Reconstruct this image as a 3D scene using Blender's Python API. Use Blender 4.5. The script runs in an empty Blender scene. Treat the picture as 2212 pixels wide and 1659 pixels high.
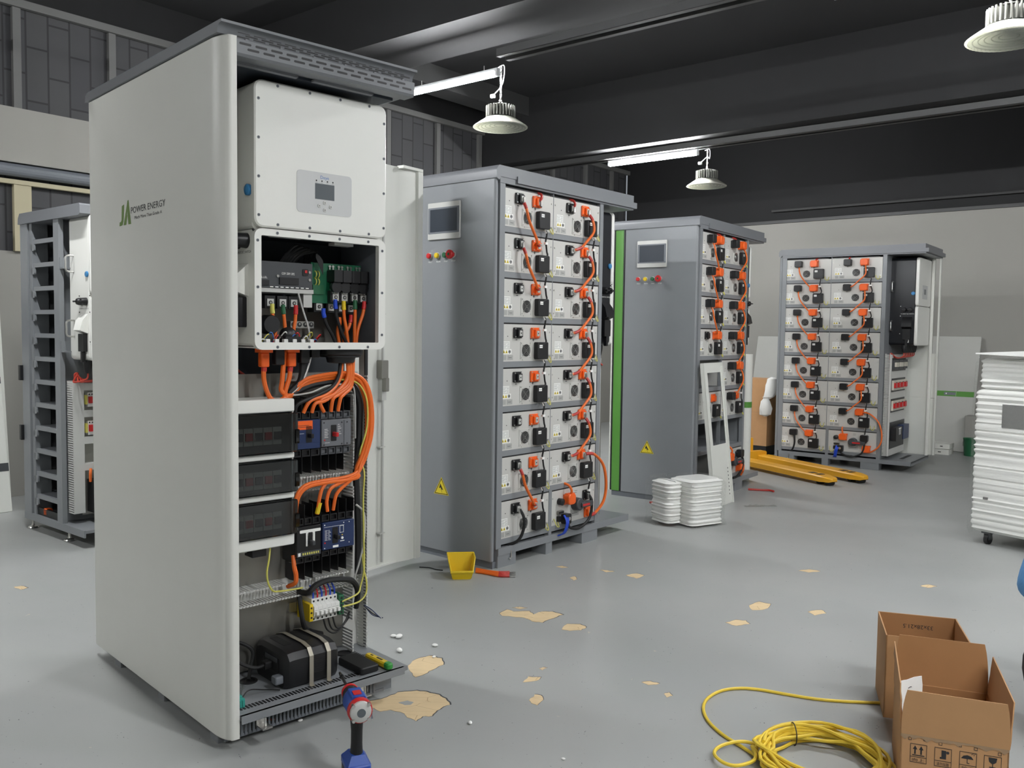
import bpy, bmesh, math, random
from mathutils import Vector, Matrix
from math import sin, cos, pi, radians as RD

random.seed(7)
S = bpy.context.scene
COL = S.collection

# ------------------------------------------------------------------ camera
F_PX, PITCH, ROLL, CAM_H = 1909.46, 0.0577, 0.0135, 1.359
cam = bpy.data.cameras.new('camera')
cam.sensor_width = 36.0
cam.lens = F_PX / 2212 * 36.0
cam.clip_start = 0.05
co = bpy.data.objects.new('camera', cam)
COL.objects.link(co)
_f = Vector((0, cos(PITCH), -sin(PITCH)))
_r0, _u0 = Vector((1, 0, 0)), Vector((0, sin(PITCH), cos(PITCH)))
_r = cos(ROLL) * _r0 + sin(ROLL) * _u0
_u = -sin(ROLL) * _r0 + cos(ROLL) * _u0
_m = Matrix((_r, _u, -_f)).transposed().to_4x4()
_m.translation = Vector((0, 0, CAM_H))
co.matrix_world = _m
S.camera = co

# ------------------------------------------------------------------ world, exposure
w = bpy.data.worlds.new('world')
S.world = w
w.use_nodes = True
w.node_tree.nodes['Background'].inputs[0].default_value = (0.75, 0.82, 0.9, 1)
w.node_tree.nodes['Background'].inputs[1].default_value = 0.05
S.view_settings.view_transform = 'Standard'
S.view_settings.look = 'None'
S.view_settings.exposure = 3.05
S.view_settings.gamma = 1.0
S.view_settings.use_curve_mapping = False
S.cycles.max_bounces = 7
S.cycles.diffuse_bounces = 4
S.cycles.glossy_bounces = 3
S.cycles.transmission_bounces = 4
S.cycles.transparent_max_bounces = 12
S.cycles.caustics_reflective = False
S.cycles.caustics_refractive = False
TUBE_STRENGTH = 62.0

# ------------------------------------------------------------------ materials
def lin(c):
    return tuple((x / 255 / 12.92) if x / 255 <= 0.04045 else ((x / 255 + 0.055) / 1.055) ** 2.4 for x in c)

def mat(name, rgb, rough=0.5, metal=0.0, var=0.06, scale=6.0, bump=0.0, bscale=80.0, coat=0.0, stretch=None, spec=None):
    m = bpy.data.materials.new(name)
    m.use_nodes = True
    nt = m.node_tree
    b = nt.nodes['Principled BSDF']
    b.inputs['Roughness'].default_value = rough
    b.inputs['Metallic'].default_value = metal
    b.inputs['Coat Weight'].default_value = coat
    if spec is not None:
        b.inputs['Specular IOR Level'].default_value = spec
    tc = nt.nodes.new('ShaderNodeTexCoord')
    n = nt.nodes.new('ShaderNodeTexNoise')
    n.inputs['Scale'].default_value = scale
    n.inputs['Detail'].default_value = 3
    src = tc.outputs['Object']
    if stretch:
        mp = nt.nodes.new('ShaderNodeMapping')
        mp.inputs['Scale'].default_value = stretch
        nt.links.new(src, mp.inputs[0])
        src = mp.outputs[0]
    nt.links.new(src, n.inputs['Vector'])
    c = lin(rgb)
    mx = nt.nodes.new('ShaderNodeMix')
    mx.data_type = 'RGBA'
    mx.inputs[6].default_value = (*[x * (1 - var) for x in c], 1)
    mx.inputs[7].default_value = (*[min(1, x * (1 + var)) for x in c], 1)
    nt.links.new(n.outputs['Fac'], mx.inputs[0])
    nt.links.new(mx.outputs[2], b.inputs['Base Color'])
    if bump:
        n2 = nt.nodes.new('ShaderNodeTexNoise')
        n2.inputs['Scale'].default_value = bscale
        nt.links.new(src, n2.inputs['Vector'])
        bp = nt.nodes.new('ShaderNodeBump')
        bp.inputs['Strength'].default_value = bump
        bp.inputs['Distance'].default_value = 0.01
        nt.links.new(n2.outputs['Fac'], bp.inputs['Height'])
        nt.links.new(bp.outputs[0], b.inputs['Normal'])
    return m

def emit(name, rgb, s):
    m = bpy.data.materials.new(name)
    m.use_nodes = True
    b = m.node_tree.nodes['Principled BSDF']
    b.inputs['Base Color'].default_value = (1, 1, 1, 1)
    b.inputs['Emission Color'].default_value = (*rgb, 1)
    b.inputs['Emission Strength'].default_value = s
    return m

def film(name, tint, gloss=0.15, rough=0.05, bump=0.0, rim=1.0):
    # thin clear plastic: tinted see-through with a glossy skin
    m = bpy.data.materials.new(name)
    m.use_nodes = True
    nt = m.node_tree
    nt.nodes.clear()
    o = nt.nodes.new('ShaderNodeOutputMaterial')
    t = nt.nodes.new('ShaderNodeBsdfTransparent')
    t.inputs[0].default_value = (*tint, 1)
    g = nt.nodes.new('ShaderNodeBsdfGlossy')
    g.inputs['Roughness'].default_value = rough
    fr = nt.nodes.new('ShaderNodeFresnel')
    fr.inputs[0].default_value = 1.45
    ad = nt.nodes.new('ShaderNodeMath')
    ad.operation = 'MULTIPLY_ADD'
    ad.inputs[1].default_value = rim
    ad.inputs[2].default_value = gloss
    nt.links.new(fr.outputs[0], ad.inputs[0])
    mx = nt.nodes.new('ShaderNodeMixShader')
    nt.links.new(ad.outputs[0], mx.inputs[0])
    nt.links.new(t.outputs[0], mx.inputs[1])
    nt.links.new(g.outputs[0], mx.inputs[2])
    nt.links.new(mx.outputs[0], o.inputs[0])
    if bump:
        tc = nt.nodes.new('ShaderNodeTexCoord')
        n2 = nt.nodes.new('ShaderNodeTexNoise')
        n2.inputs['Scale'].default_value = 25
        n2.inputs['Distortion'].default_value = 2
        nt.links.new(tc.outputs['Object'], n2.inputs['Vector'])
        bp = nt.nodes.new('ShaderNodeBump')
        bp.inputs['Strength'].default_value = bump
        bp.inputs['Distance'].default_value = 0.02
        nt.links.new(n2.outputs['Fac'], bp.inputs['Height'])
        nt.links.new(bp.outputs[0], g.inputs['Normal'])
    return m

M = dict(
    white=mat('white_powder_coat', (228, 228, 222), 0.38, var=0.02),
    panelwhite=mat('white_sheet_metal', (220, 220, 213), 0.42, var=0.02),
    doorwhite=mat('door_white_paint', (214, 215, 208), 0.45, var=0.03),
    grey=mat('grey_powder_coat', (130, 133, 136), 0.38, var=0.04, bump=0.02, bscale=300),
    midgrey=mat('mid_grey_paint', (110, 114, 120), 0.45, var=0.05),
    capgrey=mat('roof_grey_paint', (118, 120, 124), 0.4, var=0.04),
    darkgrey=mat('dark_grey_paint', (64, 66, 69), 0.5, var=0.06),
    navy=mat('dark_interior_paint', (46, 52, 60), 0.55, var=0.08),
    module=mat('module_grey_paint', (196, 195, 190), 0.45, var=0.03),
    black=mat('black_plastic', (22, 22, 24), 0.42, var=0.15),
    blackbody=mat('black_painted_casing', (20, 22, 27), 0.38, var=0.1),
    rubber=mat('black_rubber', (16, 16, 17), 0.6, var=0.15),
    orange=mat('orange_cable', (226, 106, 34), 0.42, var=0.05),
    orangep=mat('orange_plastic', (238, 98, 30), 0.4, var=0.04),
    redsleeve=mat('red_shrink_sleeve', (182, 50, 42), 0.4),
    red=mat('red_plastic', (196, 36, 38), 0.4),
    redcable=mat('red_cable', (176, 62, 48), 0.45),
    green=mat('green_plastic', (34, 96, 62), 0.45),
    striplight=mat('green_trim_paint', (82, 140, 56), 0.4, var=0.05),
    pcb=mat('green_circuit_board', (20, 92, 62), 0.4, var=0.1),
    yellow=mat('yellow_plastic', (222, 190, 28), 0.42, var=0.04),
    yellowcable=mat('yellow_cable', (226, 196, 62), 0.5, var=0.08),
    forkyellow=mat('yellow_truck_paint', (222, 162, 36), 0.42, var=0.12, scale=9),
    yg=mat('yellow_green_wire', (206, 200, 96), 0.45),
    blue=mat('blue_plastic', (34, 50, 88), 0.4),
    drillblue=mat('blue_tool_plastic', (36, 74, 158), 0.4),
    brightblue=mat('bright_blue_sleeve', (28, 70, 190), 0.4),
    bluebadge=mat('blue_badge', (52, 124, 176), 0.35),
    steel=mat('bright_steel', (205, 204, 200), 0.28, 1.0, var=0.05),
    dullsteel=mat('galvanised_sheet', (150, 148, 142), 0.42, 0.85, var=0.08),
    strap=mat('strap_steel', (170, 164, 150), 0.4, 0.6),
    alu=mat('silver_bezel', (196, 196, 192), 0.4, 0.3),
    screen=mat('dark_screen', (56, 62, 70), 0.18, var=0.04),
    lcd=mat('grey_lcd', (84, 90, 94), 0.3, var=0.03),
    paper=mat('white_label_paper', (236, 236, 232), 0.6, var=0.01),
    ink=mat('black_print', (34, 34, 36), 0.6),
    inkgrey=mat('grey_print', (120, 120, 118), 0.6),
    sticker=mat('grey_sticker', (166, 166, 162), 0.5, var=0.15, scale=120),
    signyellow=mat('warning_yellow', (226, 204, 44), 0.45),
    logogreen=mat('logo_green', (98, 128, 52), 0.5),
    logoblue=mat('logo_blue', (52, 104, 176), 0.5),
    greypanel=mat('control_panel_grey', (198, 199, 198), 0.45, var=0.02),
    duct=mat('duct_grey_plastic', (202, 202, 198), 0.5, var=0.03),
    fanmetal=mat('fan_grill_metal', (150, 150, 148), 0.35, 0.7),
    breaker=mat('white_breaker', (226, 226, 222), 0.45, var=0.03),
    mccbgrey=mat('grey_breaker_case', (104, 106, 110), 0.45),
    beige=mat('beige_breaker', (206, 202, 188), 0.5),
    card=mat('brown_cardboard', (176, 134, 92), 0.8, var=0.08, scale=14, bump=0.04, bscale=60),
    cardin=mat('inner_cardboard', (160, 116, 74), 0.82, var=0.1, scale=10),
    cardedge=mat('torn_cardboard_edge', (150, 124, 96), 0.85, var=0.2, scale=40),
    foam=mat('white_foam_wrap', (236, 236, 232), 0.4, var=0.03, bump=0.3, bscale=9, coat=0.3, stretch=(1, 1, 7)),
    foamclean=mat('white_foam_sheet', (232, 232, 228), 0.5, var=0.03),
    wrap=film('cling_film', (0.995, 0.998, 0.995), 0.05, 0.12, 0.9, 0.1),
    bag=film('clear_bag_film', (0.96, 0.97, 0.96), 0.1, 0.12, 0.9, 0.1),
    smoke=film('smoked_lid', (0.26, 0.28, 0.29), 0.045, 0.08),
    teal=mat('teal_plastic', (54, 150, 138), 0.4),
    skin=mat('skin', (206, 160, 132), 0.55),
    bluecloth=mat('light_blue_cloth', (92, 152, 208), 0.85, var=0.1, bump=0.3, bscale=40),
    blackcloth=mat('black_cloth', (20, 21, 24), 0.9, var=0.15),
    tubewhite=mat('lamp_white_enamel', (222, 224, 226), 0.4),
    lampmetal=mat('lamp_spun_aluminium', (132, 132, 126), 0.42, 0.6, bump=0.05, bscale=90),
    lens=mat('ribbed_lamp_lens', (226, 228, 224), 0.2, var=0.1, bump=0.4, bscale=120, coat=0.6),
    tray=mat('dark_tray_steel', (66, 66, 66), 0.55, var=0.06),
    ceil=mat('black_ceiling_paint', (38, 38, 39), 0.85, var=0.08, scale=1.5),
    beam=mat('black_beam_paint', (26, 26, 27), 0.8, var=0.08, scale=1.5),
    wallwhite=mat('white_wall_paint', (150, 148, 142), 0.75, var=0.03, scale=1.2),
    postgrey=mat('grey_post_paint', (104, 104, 102), 0.6, var=0.05),
    cream=mat('cream_trim', (176, 168, 140), 0.6, var=0.05),
    bare=mat('bare_tan_floor', (214, 190, 150), 0.8, var=0.1, scale=14),
    debris=mat('white_foam_crumb', (236, 236, 232), 0.7),
    hair=mat('black_hair', (18, 16, 15), 0.5),
)
def translucent(name, rgb, rough):
    m = bpy.data.materials.new(name)
    m.use_nodes = True
    nt = m.node_tree
    nt.nodes.clear()
    o = nt.nodes.new('ShaderNodeOutputMaterial')
    t = nt.nodes.new('ShaderNodeBsdfTranslucent')
    d = nt.nodes.new('ShaderNodeBsdfDiffuse')
    g = nt.nodes.new('ShaderNodeBsdfGlossy')
    g.inputs['Roughness'].default_value = rough
    t.inputs[0].default_value = d.inputs[0].default_value = (*lin(rgb), 1)
    wv = nt.nodes.new('ShaderNodeTexNoise')
    wv.inputs['Scale'].default_value = 160
    bp = nt.nodes.new('ShaderNodeBump')
    bp.inputs['Strength'].default_value = 0.5
    bp.inputs['Distance'].default_value = 0.004
    nt.links.new(wv.outputs['Fac'], bp.inputs['Height'])
    nt.links.new(bp.outputs[0], g.inputs['Normal'])
    a, b = nt.nodes.new('ShaderNodeMixShader'), nt.nodes.new('ShaderNodeMixShader')
    a.inputs[0].default_value = 0.45
    b.inputs[0].default_value = 0.25
    nt.links.new(t.outputs[0], a.inputs[1]); nt.links.new(d.outputs[0], a.inputs[2])
    nt.links.new(a.outputs[0], b.inputs[1]); nt.links.new(g.outputs[0], b.inputs[2])
    nt.links.new(b.outputs[0], o.inputs[0])
    return m
M['clearlens'] = film('clear_ribbed_lens', (0.95, 0.96, 0.95), 0.08, 0.2, 0.0, 0.3)
M['shade'] = translucent('prismatic_shade_plastic', (206, 206, 194), 0.25)
M['leanwhite'] = mat('dull_white_sheet', (178, 178, 172), 0.6, var=0.03)
M['tube'] = emit('lit_tube_diffuser', (0.97, 0.985, 1.0), TUBE_STRENGTH)

def brick_mat():
    m = mat('dark_plank_blocks', (60, 60, 61), 0.7)
    nt = m.node_tree
    b = nt.nodes['Principled BSDF']
    tc = nt.nodes.new('ShaderNodeTexCoord')
    mp = nt.nodes.new('ShaderNodeMapping')
    mp.inputs['Rotation'].default_value = (0, 0, 0)
    sep = nt.nodes.new('ShaderNodeSeparateXYZ')
    cmb = nt.nodes.new('ShaderNodeCombineXYZ')
    nt.links.new(tc.outputs['Object'], sep.inputs[0])
    nt.links.new(sep.outputs['Z'], cmb.inputs['X'])
    nt.links.new(sep.outputs['X'], cmb.inputs['Y'])
    br = nt.nodes.new('ShaderNodeTexBrick')
    br.inputs['Scale'].default_value = 1.0
    br.inputs['Brick Width'].default_value = 0.42
    br.inputs['Row Height'].default_value = 0.17
    br.inputs['Mortar Size'].default_value = 0.008
    br.inputs['Color1'].default_value = (*lin((70, 70, 71)), 1)
    br.inputs['Color2'].default_value = (*lin((63, 63, 66)), 1)
    br.inputs['Mortar'].default_value = (*lin((42, 42, 44)), 1)
    nt.links.new(cmb.outputs[0], br.inputs['Vector'])
    nt.links.new(br.outputs['Color'], b.inputs['Base Color'])
    return m
M['brick'] = brick_mat()

def cracked(m):
    nt = m.node_tree
    b = nt.nodes['Principled BSDF']
    src = b.inputs['Base Color'].links[0].from_socket
    tc = nt.nodes.new('ShaderNodeTexCoord')
    v = nt.nodes.new('ShaderNodeTexVoronoi')
    v.feature = 'DISTANCE_TO_EDGE'
    v.inputs['Scale'].default_value = 17
    mp = nt.nodes.new('ShaderNodeMapping')
    mp.inputs['Scale'].default_value = (0.35, 1.3, 1)
    nt.links.new(tc.outputs['Object'], mp.inputs[0])
    nt.links.new(mp.outputs[0], v.inputs['Vector'])
    r = nt.nodes.new('ShaderNodeMapRange')
    r.inputs['From Max'].default_value = 0.012
    nt.links.new(v.outputs['Distance'], r.inputs[0])
    x = nt.nodes.new('ShaderNodeMix')
    x.data_type = 'RGBA'
    x.inputs[6].default_value = (*lin((168, 140, 104)), 1)
    nt.links.new(r.outputs[0], x.inputs[0])
    nt.links.new(src, x.inputs[7])
    nt.links.new(x.outputs[2], b.inputs['Base Color'])
cracked(M['bare'])

def floor_mat():
    m = bpy.data.materials.new('grey_epoxy_floor')
    m.use_nodes = True
    nt = m.node_tree
    b = nt.nodes['Principled BSDF']
    tc = nt.nodes.new('ShaderNodeTexCoord')
    def noise(scale, detail, dist=0.0):
        n = nt.nodes.new('ShaderNodeTexNoise')
        n.inputs['Scale'].default_value = scale
        n.inputs['Detail'].default_value = detail
        n.inputs['Distortion'].default_value = dist
        nt.links.new(tc.outputs['Object'], n.inputs['Vector'])
        return n
    def mixc(fac, a, c):
        x = nt.nodes.new('ShaderNodeMix')
        x.data_type = 'RGBA'
        nt.links.new(fac, x.inputs[0])
        for s_, v in ((6, a), (7, c)):
            if isinstance(v, tuple):
                x.inputs[s_].default_value = (*v, 1)
            else:
                nt.links.new(v, x.inputs[s_])
        return x.outputs[2]
    def ramp(fac, p0, p1):
        r = nt.nodes.new('ShaderNodeMapRange')
        r.inputs['From Min'].default_value = p0
        r.inputs['From Max'].default_value = p1
        nt.links.new(fac, r.inputs[0])
        return r.outputs[0]
    base = mixc(noise(0.9, 3).outputs['Fac'], lin((150, 153, 152)), lin((164, 165, 162)))
    base = mixc(ramp(noise(60, 2).outputs['Fac'], 0.73, 0.78), base, lin((122, 122, 120)))
    base = mixc(ramp(noise(23, 2, 1.5).outputs['Fac'], 0.765, 0.79), base, lin((186, 180, 164)))
    base = mixc(ramp(noise(31, 1, 3.0).outputs['Fac'], 0.775, 0.79), base, lin((84, 84, 84)))
    nt.links.new(base, b.inputs['Base Color'])
    rr_ = nt.nodes.new('ShaderNodeMapRange')
    rr_.inputs['To Min'].default_value = 0.3
    rr_.inputs['To Max'].default_value = 0.5
    nt.links.new(noise(2.2, 4).outputs['Fac'], rr_.inputs[0])
    nt.links.new(rr_.outputs[0], b.inputs['Roughness'])
    return m
M['floor'] = floor_mat()

# ------------------------------------------------------------------ mesh builder
def rr(a0, a1, b0, b1, r, n=4):
    if r <= 0:
        return [(a0, b0), (a1, b0), (a1, b1), (a0, b1)]
    out = []
    for cx, cy, s in ((a1 - r, b0 + r, -90), (a1 - r, b1 - r, 0), (a0 + r, b1 - r, 90), (a0 + r, b0 + r, 180)):
        for k in range(n + 1):
            t = RD(s + 90 * k / n)
            out.append((cx + r * cos(t), cy + r * sin(t)))
    return out

def place2(ax, t, p):
    return {'x': (t, p[0], p[1]), 'y': (p[0], t, p[1]), 'z': (p[0], p[1], t)}[ax]

def spline(pts, n=6):
    P = [Vector(p) for p in pts]
    out = []
    for i in range(len(P) - 1):
        p0, p1, p2, p3 = P[max(i - 1, 0)], P[i], P[i + 1], P[min(i + 2, len(P) - 1)]
        for k in range(n):
            t = k / n
            out.append(0.5 * ((2 * p1) + (p2 - p0) * t + (2 * p0 - 5 * p1 + 4 * p2 - p3) * t * t + (3 * p1 - p0 - 3 * p2 + p3) * t ** 3))
    out.append(P[-1])
    return out

_tc = {}
def text_geo(s):
    if s not in _tc:
        cu = bpy.data.curves.new('t', 'FONT')
        cu.body = s
        cu.resolution_u = 2
        o = bpy.data.objects.new('t', cu)
        COL.objects.link(o)
        dg = bpy.context.evaluated_depsgraph_get()
        me = bpy.data.meshes.new_from_object(o.evaluated_get(dg))
        _tc[s] = ([tuple(v.co) for v in me.vertices], [tuple(p.vertices) for p in me.polygons])
        bpy.data.objects.remove(o)
        bpy.data.meshes.remove(me)
        bpy.data.curves.remove(cu)
    return _tc[s]

class MB:
    def __init__(s):
        s.v, s.f, s.mi, s.mats = [], [], [], []
        s.k = 0
    def use(s, m):
        if m not in s.mats:
            s.mats.append(m)
        s.k = s.mats.index(m)
        return s
    def add(s, V, Fc):
        o = len(s.v)
        s.v += [tuple(p) for p in V]
        s.f += [tuple(i + o for i in q) for q in Fc]
        s.mi += [s.k] * len(Fc)
        return s
    def loft(s, loops, c0=True, c1=True, closed=False):
        n = len(loops[0])
        V = [p for l in loops for p in l]
        Fc = []
        m = len(loops)
        for i in range(m if closed else m - 1):
            a, b = i * n, ((i + 1) % m) * n
            for j in range(n):
                k = (j + 1) % n
                Fc.append((a + j, a + k, b + k, b + j))
        if not closed:
            if c0: Fc.append(tuple(range(n))[::-1])
            if c1: Fc.append(tuple(range((m - 1) * n, m * n)))
        return s.add(V, Fc)
    def box(s, x0, x1, y0, y1, z0, z1):
        return s.loft([[(x0, y0, z), (x1, y0, z), (x1, y1, z), (x0, y1, z)] for z in (z0, z1)])
    def rbox(s, x0, x1, y0, y1, z0, z1, ax='y', r=0.01, c=0.0, n=4):
        d = {'x': (y0, y1, z0, z1, x0, x1), 'y': (x0, x1, z0, z1, y0, y1), 'z': (x0, x1, y0, y1, z0, z1)}[ax]
        a0, a1, b0, b1, t0, t1 = d
        L = []
        for ins, t in ((c, t0), (0, t0 + c), (0, t1 - c), (c, t1)) if c else ((0, t0), (0, t1)):
            L.append([place2(ax, t, p) for p in rr(a0 + ins, a1 - ins, b0 + ins, b1 - ins, max(r - ins, 0.0005), n)])
        return s.loft(L)
    def ring(s, x0, x1, z0, z1, hx0, hx1, hz0, hz1, y0, y1, ax='y', r=0.0, hr=0.0):
        # plate with a window in it, thickness along ax
        o = rr(x0, x1, z0, z1, max(r, 1e-4)); h = rr(hx0, hx1, hz0, hz1, max(hr, 1e-4))
        return s.loft([[place2(ax, y0, p) for p in o], [place2(ax, y1, p) for p in o],
                       [place2(ax, y1, p) for p in h], [place2(ax, y0, p) for p in h]], closed=True)
    def prism(s, poly, t0, t1, ax='z'):
        return s.loft([[place2(ax, t, p) for p in poly] for t in (t0, t1)])
    def tube(s, pts, r, n=8, closed=False):
        P = [Vector(p) for p in pts]
        m = len(P)
        T = []
        for i in range(m):
            a = P[(i - 1) % m] if (closed or i) else P[0]
            b = P[(i + 1) % m] if (closed or i < m - 1) else P[-1]
            t = (b - a)
            T.append(t.normalized() if t.length > 1e-9 else Vector((0, 0, 1)))
        ref = Vector((0, 0, 1)) if abs(T[0].z) < 0.9 else Vector((1, 0, 0))
        N = (ref - T[0] * ref.dot(T[0])).normalized()
        L = []
        for i in range(m):
            N = (N - T[i] * N.dot(T[i]))
            N = N.normalized() if N.length > 1e-6 else T[i].orthogonal().normalized()
            B = T[i].cross(N)
            q = r[i] if isinstance(r, (list, tuple)) else r
            L.append([P[i] + q * (cos(2 * pi * k / n) * N + sin(2 * pi * k / n) * B) for k in range(n)])
        return s.loft(L, closed=closed)
    def cable(s, pts, r, n=8, k=6, closed=False):
        q = spline(list(pts) + ([pts[0]] if closed else []), k)
        return s.tube(q[:-1] if closed else q, r, n, closed)
    def cyl(s, p0, p1, r, r1=None, n=16):
        return s.tube([p0, p1], [r, r if r1 is None else r1], n)
    def lathe(s, prof, c=(0, 0, 0), n=24, ax='z'):
        L = []
        for r, t in prof:
            q = []
            for k in range(n):
                a, b = r * cos(2 * pi * k / n), r * sin(2 * pi * k / n)
                p = place2(ax, t, (a, b))
                q.append((p[0] + c[0], p[1] + c[1], p[2] + c[2]))
            L.append(q)
        return s.loft(L)
    def ringlathe(s, prof, n=24, rib=0.0):
        return s.loft([[((r - rib * (k % 2)) * cos(2 * pi * k / n), (r - rib * (k % 2)) * sin(2 * pi * k / n), t) for k in range(n)] for r, t in prof], closed=True)
    def torus(s, c, R, r, ax='y', n=24, k=6):
        pts = []
        for i in range(n):
            t = 2 * pi * i / n
            p = place2(ax, 0, (R * cos(t), R * sin(t)))
            pts.append((c[0] + p[0], c[1] + p[1], c[2] + p[2]))
        return s.tube(pts, r, k, True)
    def ball(s, c, r, n=12, sc=(1, 1, 1)):
        L = []
        for i in range(n + 1):
            t = pi * i / n
            q = max(sin(t), 0.02)
            L.append([(c[0] + r * sc[0] * q * cos(2 * pi * k / (2 * n)), c[1] + r * sc[1] * q * sin(2 * pi * k / (2 * n)), c[2] - r * sc[2] * cos(t)) for k in range(2 * n)])
        return s.loft(L)
    def text(s, string, o, xd, zd, size, w=None, skew=0.0):
        V, Fc = text_geo(string)
        if not V: return s
        x0 = min(v[0] for v in V); x1 = max(v[0] for v in V)
        sx = (w / (x1 - x0)) if w else size
        o, xd, zd = Vector(o), Vector(xd), Vector(zd)
        return s.add([o + xd * ((v[0] - x0) * sx + skew * v[1] * size) + zd * v[1] * size for v in V], Fc)
    def xf(s, mtx, start=0):
        s.v[start:] = [tuple(mtx @ Vector(p)) for p in s.v[start:]]
        return s
    def build(s, name, mt=None, parent=None, smooth=True, link=True):
        me = bpy.data.meshes.new(name)
        me.from_pydata(s.v, [], s.f)
        for m in ([mt] if mt else s.mats):
            me.materials.append(m)
        if not mt and s.mi:
            me.polygons.foreach_set('material_index', s.mi)
        bm = bmesh.new()
        bm.from_mesh(me)
        bmesh.ops.recalc_face_normals(bm, faces=bm.faces)
        bm.to_mesh(me)
        bm.free()
        if smooth:
            me.polygons.foreach_set('use_smooth', [True] * len(me.polygons))
            me.set_sharp_from_angle(angle=RD(35))
        o = bpy.data.objects.new(name, me)
        COL.objects.link(o)
        if parent: o.parent = parent
        return o

def tag(o, label, cat, group=None):
    o['label'] = label
    o['category'] = cat
    if group: o['group'] = group
    return o

def empty(name, label, cat, group=None):
    o = bpy.data.objects.new(name, None)
    o.empty_display_size = 0.1
    COL.objects.link(o)
    return tag(o, label, cat, group)

def struct(o):
    o['kind'] = 'structure'
    return o

def dup(root):
    r = root.copy()
    COL.objects.link(r)
    for ch in list(root.children):
        c = ch.copy(); COL.objects.link(c); c.parent = r
        for g in ch.children:
            d = g.copy(); COL.objects.link(d); d.parent = c
    return r

class Frame:
    # a cabinet's own axes: x along its long side from the screen end, y into the cabinet, z up
    def __init__(s, x, y, yaw, sx=1.0):
        s.o, s.a, s.sx = Vector((x, y, 0)), yaw, sx
        s.X, s.Y = Vector((cos(yaw), sin(yaw), 0)), Vector((-sin(yaw), cos(yaw), 0))
    def w(s, x, y, z):
        return s.o + s.X * x * s.sx + s.Y * y + Vector((0, 0, z))
    def put(s, ob, x=0, y=0, z=0, rz=0):
        ob.location = s.w(x, y, z)
        ob.rotation_euler = (0, 0, s.a + rz)
        ob.scale = (s.sx, 1, 1)
        return ob

C1 = Frame(-1.7681, 3.6653, -0.8135)
C2 = Frame(-0.0753, 5.0373, 0.8692)
C3 = Frame(1.4726, 7.0287, 0.9425)
C4 = Frame(2.939, 9.658, -0.65, 1.05)
C0 = Frame(-3.33, 5.964, -0.698)
RM = Frame(0, 0, 0.885)          # the room's axes

# ------------------------------------------------------------------ the room (local axes: x along wall_left, y towards it)
XB, YL, XF, YR, ZC = 11.95, 7.5, -4.0, -6.0, 4.2
def room(name, mb, m=None):
    return struct(RM.put(mb.build(name, m, smooth=False)))

fl = room('floor', MB().box(XF, XB, YR, YL, -0.2, 0.0), M['floor'])
room('ceiling', MB().box(XF, XB, YR, YL, ZC, ZC + 0.2), M['ceil'])
mb = MB().use(M['wallwhite']).box(XB, XB + 0.2, YR, YL, 0, 2.93)
mb.use(M['beam']).box(XB, XB + 0.2, YR, YL, 2.93, ZC)
room('wall_back', mb)
mb = MB().use(M['wallwhite']).box(XF, XB, YL, YL + 0.2, 0, 1.95)
mb.use(M['brick']).box(XF, XB, YL + 0.02, YL + 0.2, 1.95, 3.85)
mb.use(M['beam']).box(XF, XB, YL, YL + 0.2, 3.85, ZC)
room('wall_left', mb)
mb = MB().use(M['wallwhite']).box(XF, XB, YR - 0.2, YR, 0, 2.93)
mb.use(M['beam']).box(XF, XB, YR - 0.2, YR, 2.93, ZC)
room('wall_right', mb)
mb = MB().use(M['wallwhite']).box(XF - 0.2, XF, YR, YL, 0, 2.93)
mb.use(M['beam']).box(XF - 0.2, XF, YR, YL, 2.93, ZC)
room('wall_front', mb)
room('trim_1', MB().box(5.05, 5.7, YR, YL, 3.74, ZC), M['beam'])
room('trim_2', MB().box(8.5, 9.1, YR, YL, 3.45, ZC), M['beam'])
room('trim_3', MB().box(XF, XB, YL - 0.05, YL, 3.84, 3.90), M['postgrey'])
mb = MB()
mb.box(XF, 4.4, YL - 0.10, YL, 2.63, 3.05)
room('trim_4', mb, M['wallwhite'])
room('trim_5', MB().cyl((XF, YL - 0.06, 2.575), (4.4, YL - 0.06, 2.575), 0.05, n=16), M['midgrey'])
room('trim_6', MB().box(XF, 4.4, YL - 0.05, YL, 2.47, 2.505), M['cream'])
n = 7
for e in (2.2, 2.98, 3.74, 4.5, 5.26, 6.02, 6.9, 7.7, 8.45, 9.25, 10.0, 10.8, 11.5):
    room('trim_%d' % n, MB().box(e - 0.03, e + 0.03, YL - 0.02, YL + 0.02, 3.05, 3.84), M['postgrey'])
    n += 1
room('trim_%d' % n, MB().box(2.93, 3.06, YL - 0.04, YL, 1.95, 2.47), M['cream']); n += 1
room('trim_%d' % n, MB().box(5.7, 8.5, 6.75, 7.05, 3.98, ZC), M['tray']); n += 1
room('trim_%d' % n, MB().box(XB - 0.03, XB, YR, YL, 2.93, 2.97), M['tray']); n += 1
mb = MB().cyl((XB - 0.05, YR, 3.1), (XB - 0.05, 5.1, 3.1), 0.018, n=8)
room('trim_%d' % n, mb, M['tray'])

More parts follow.
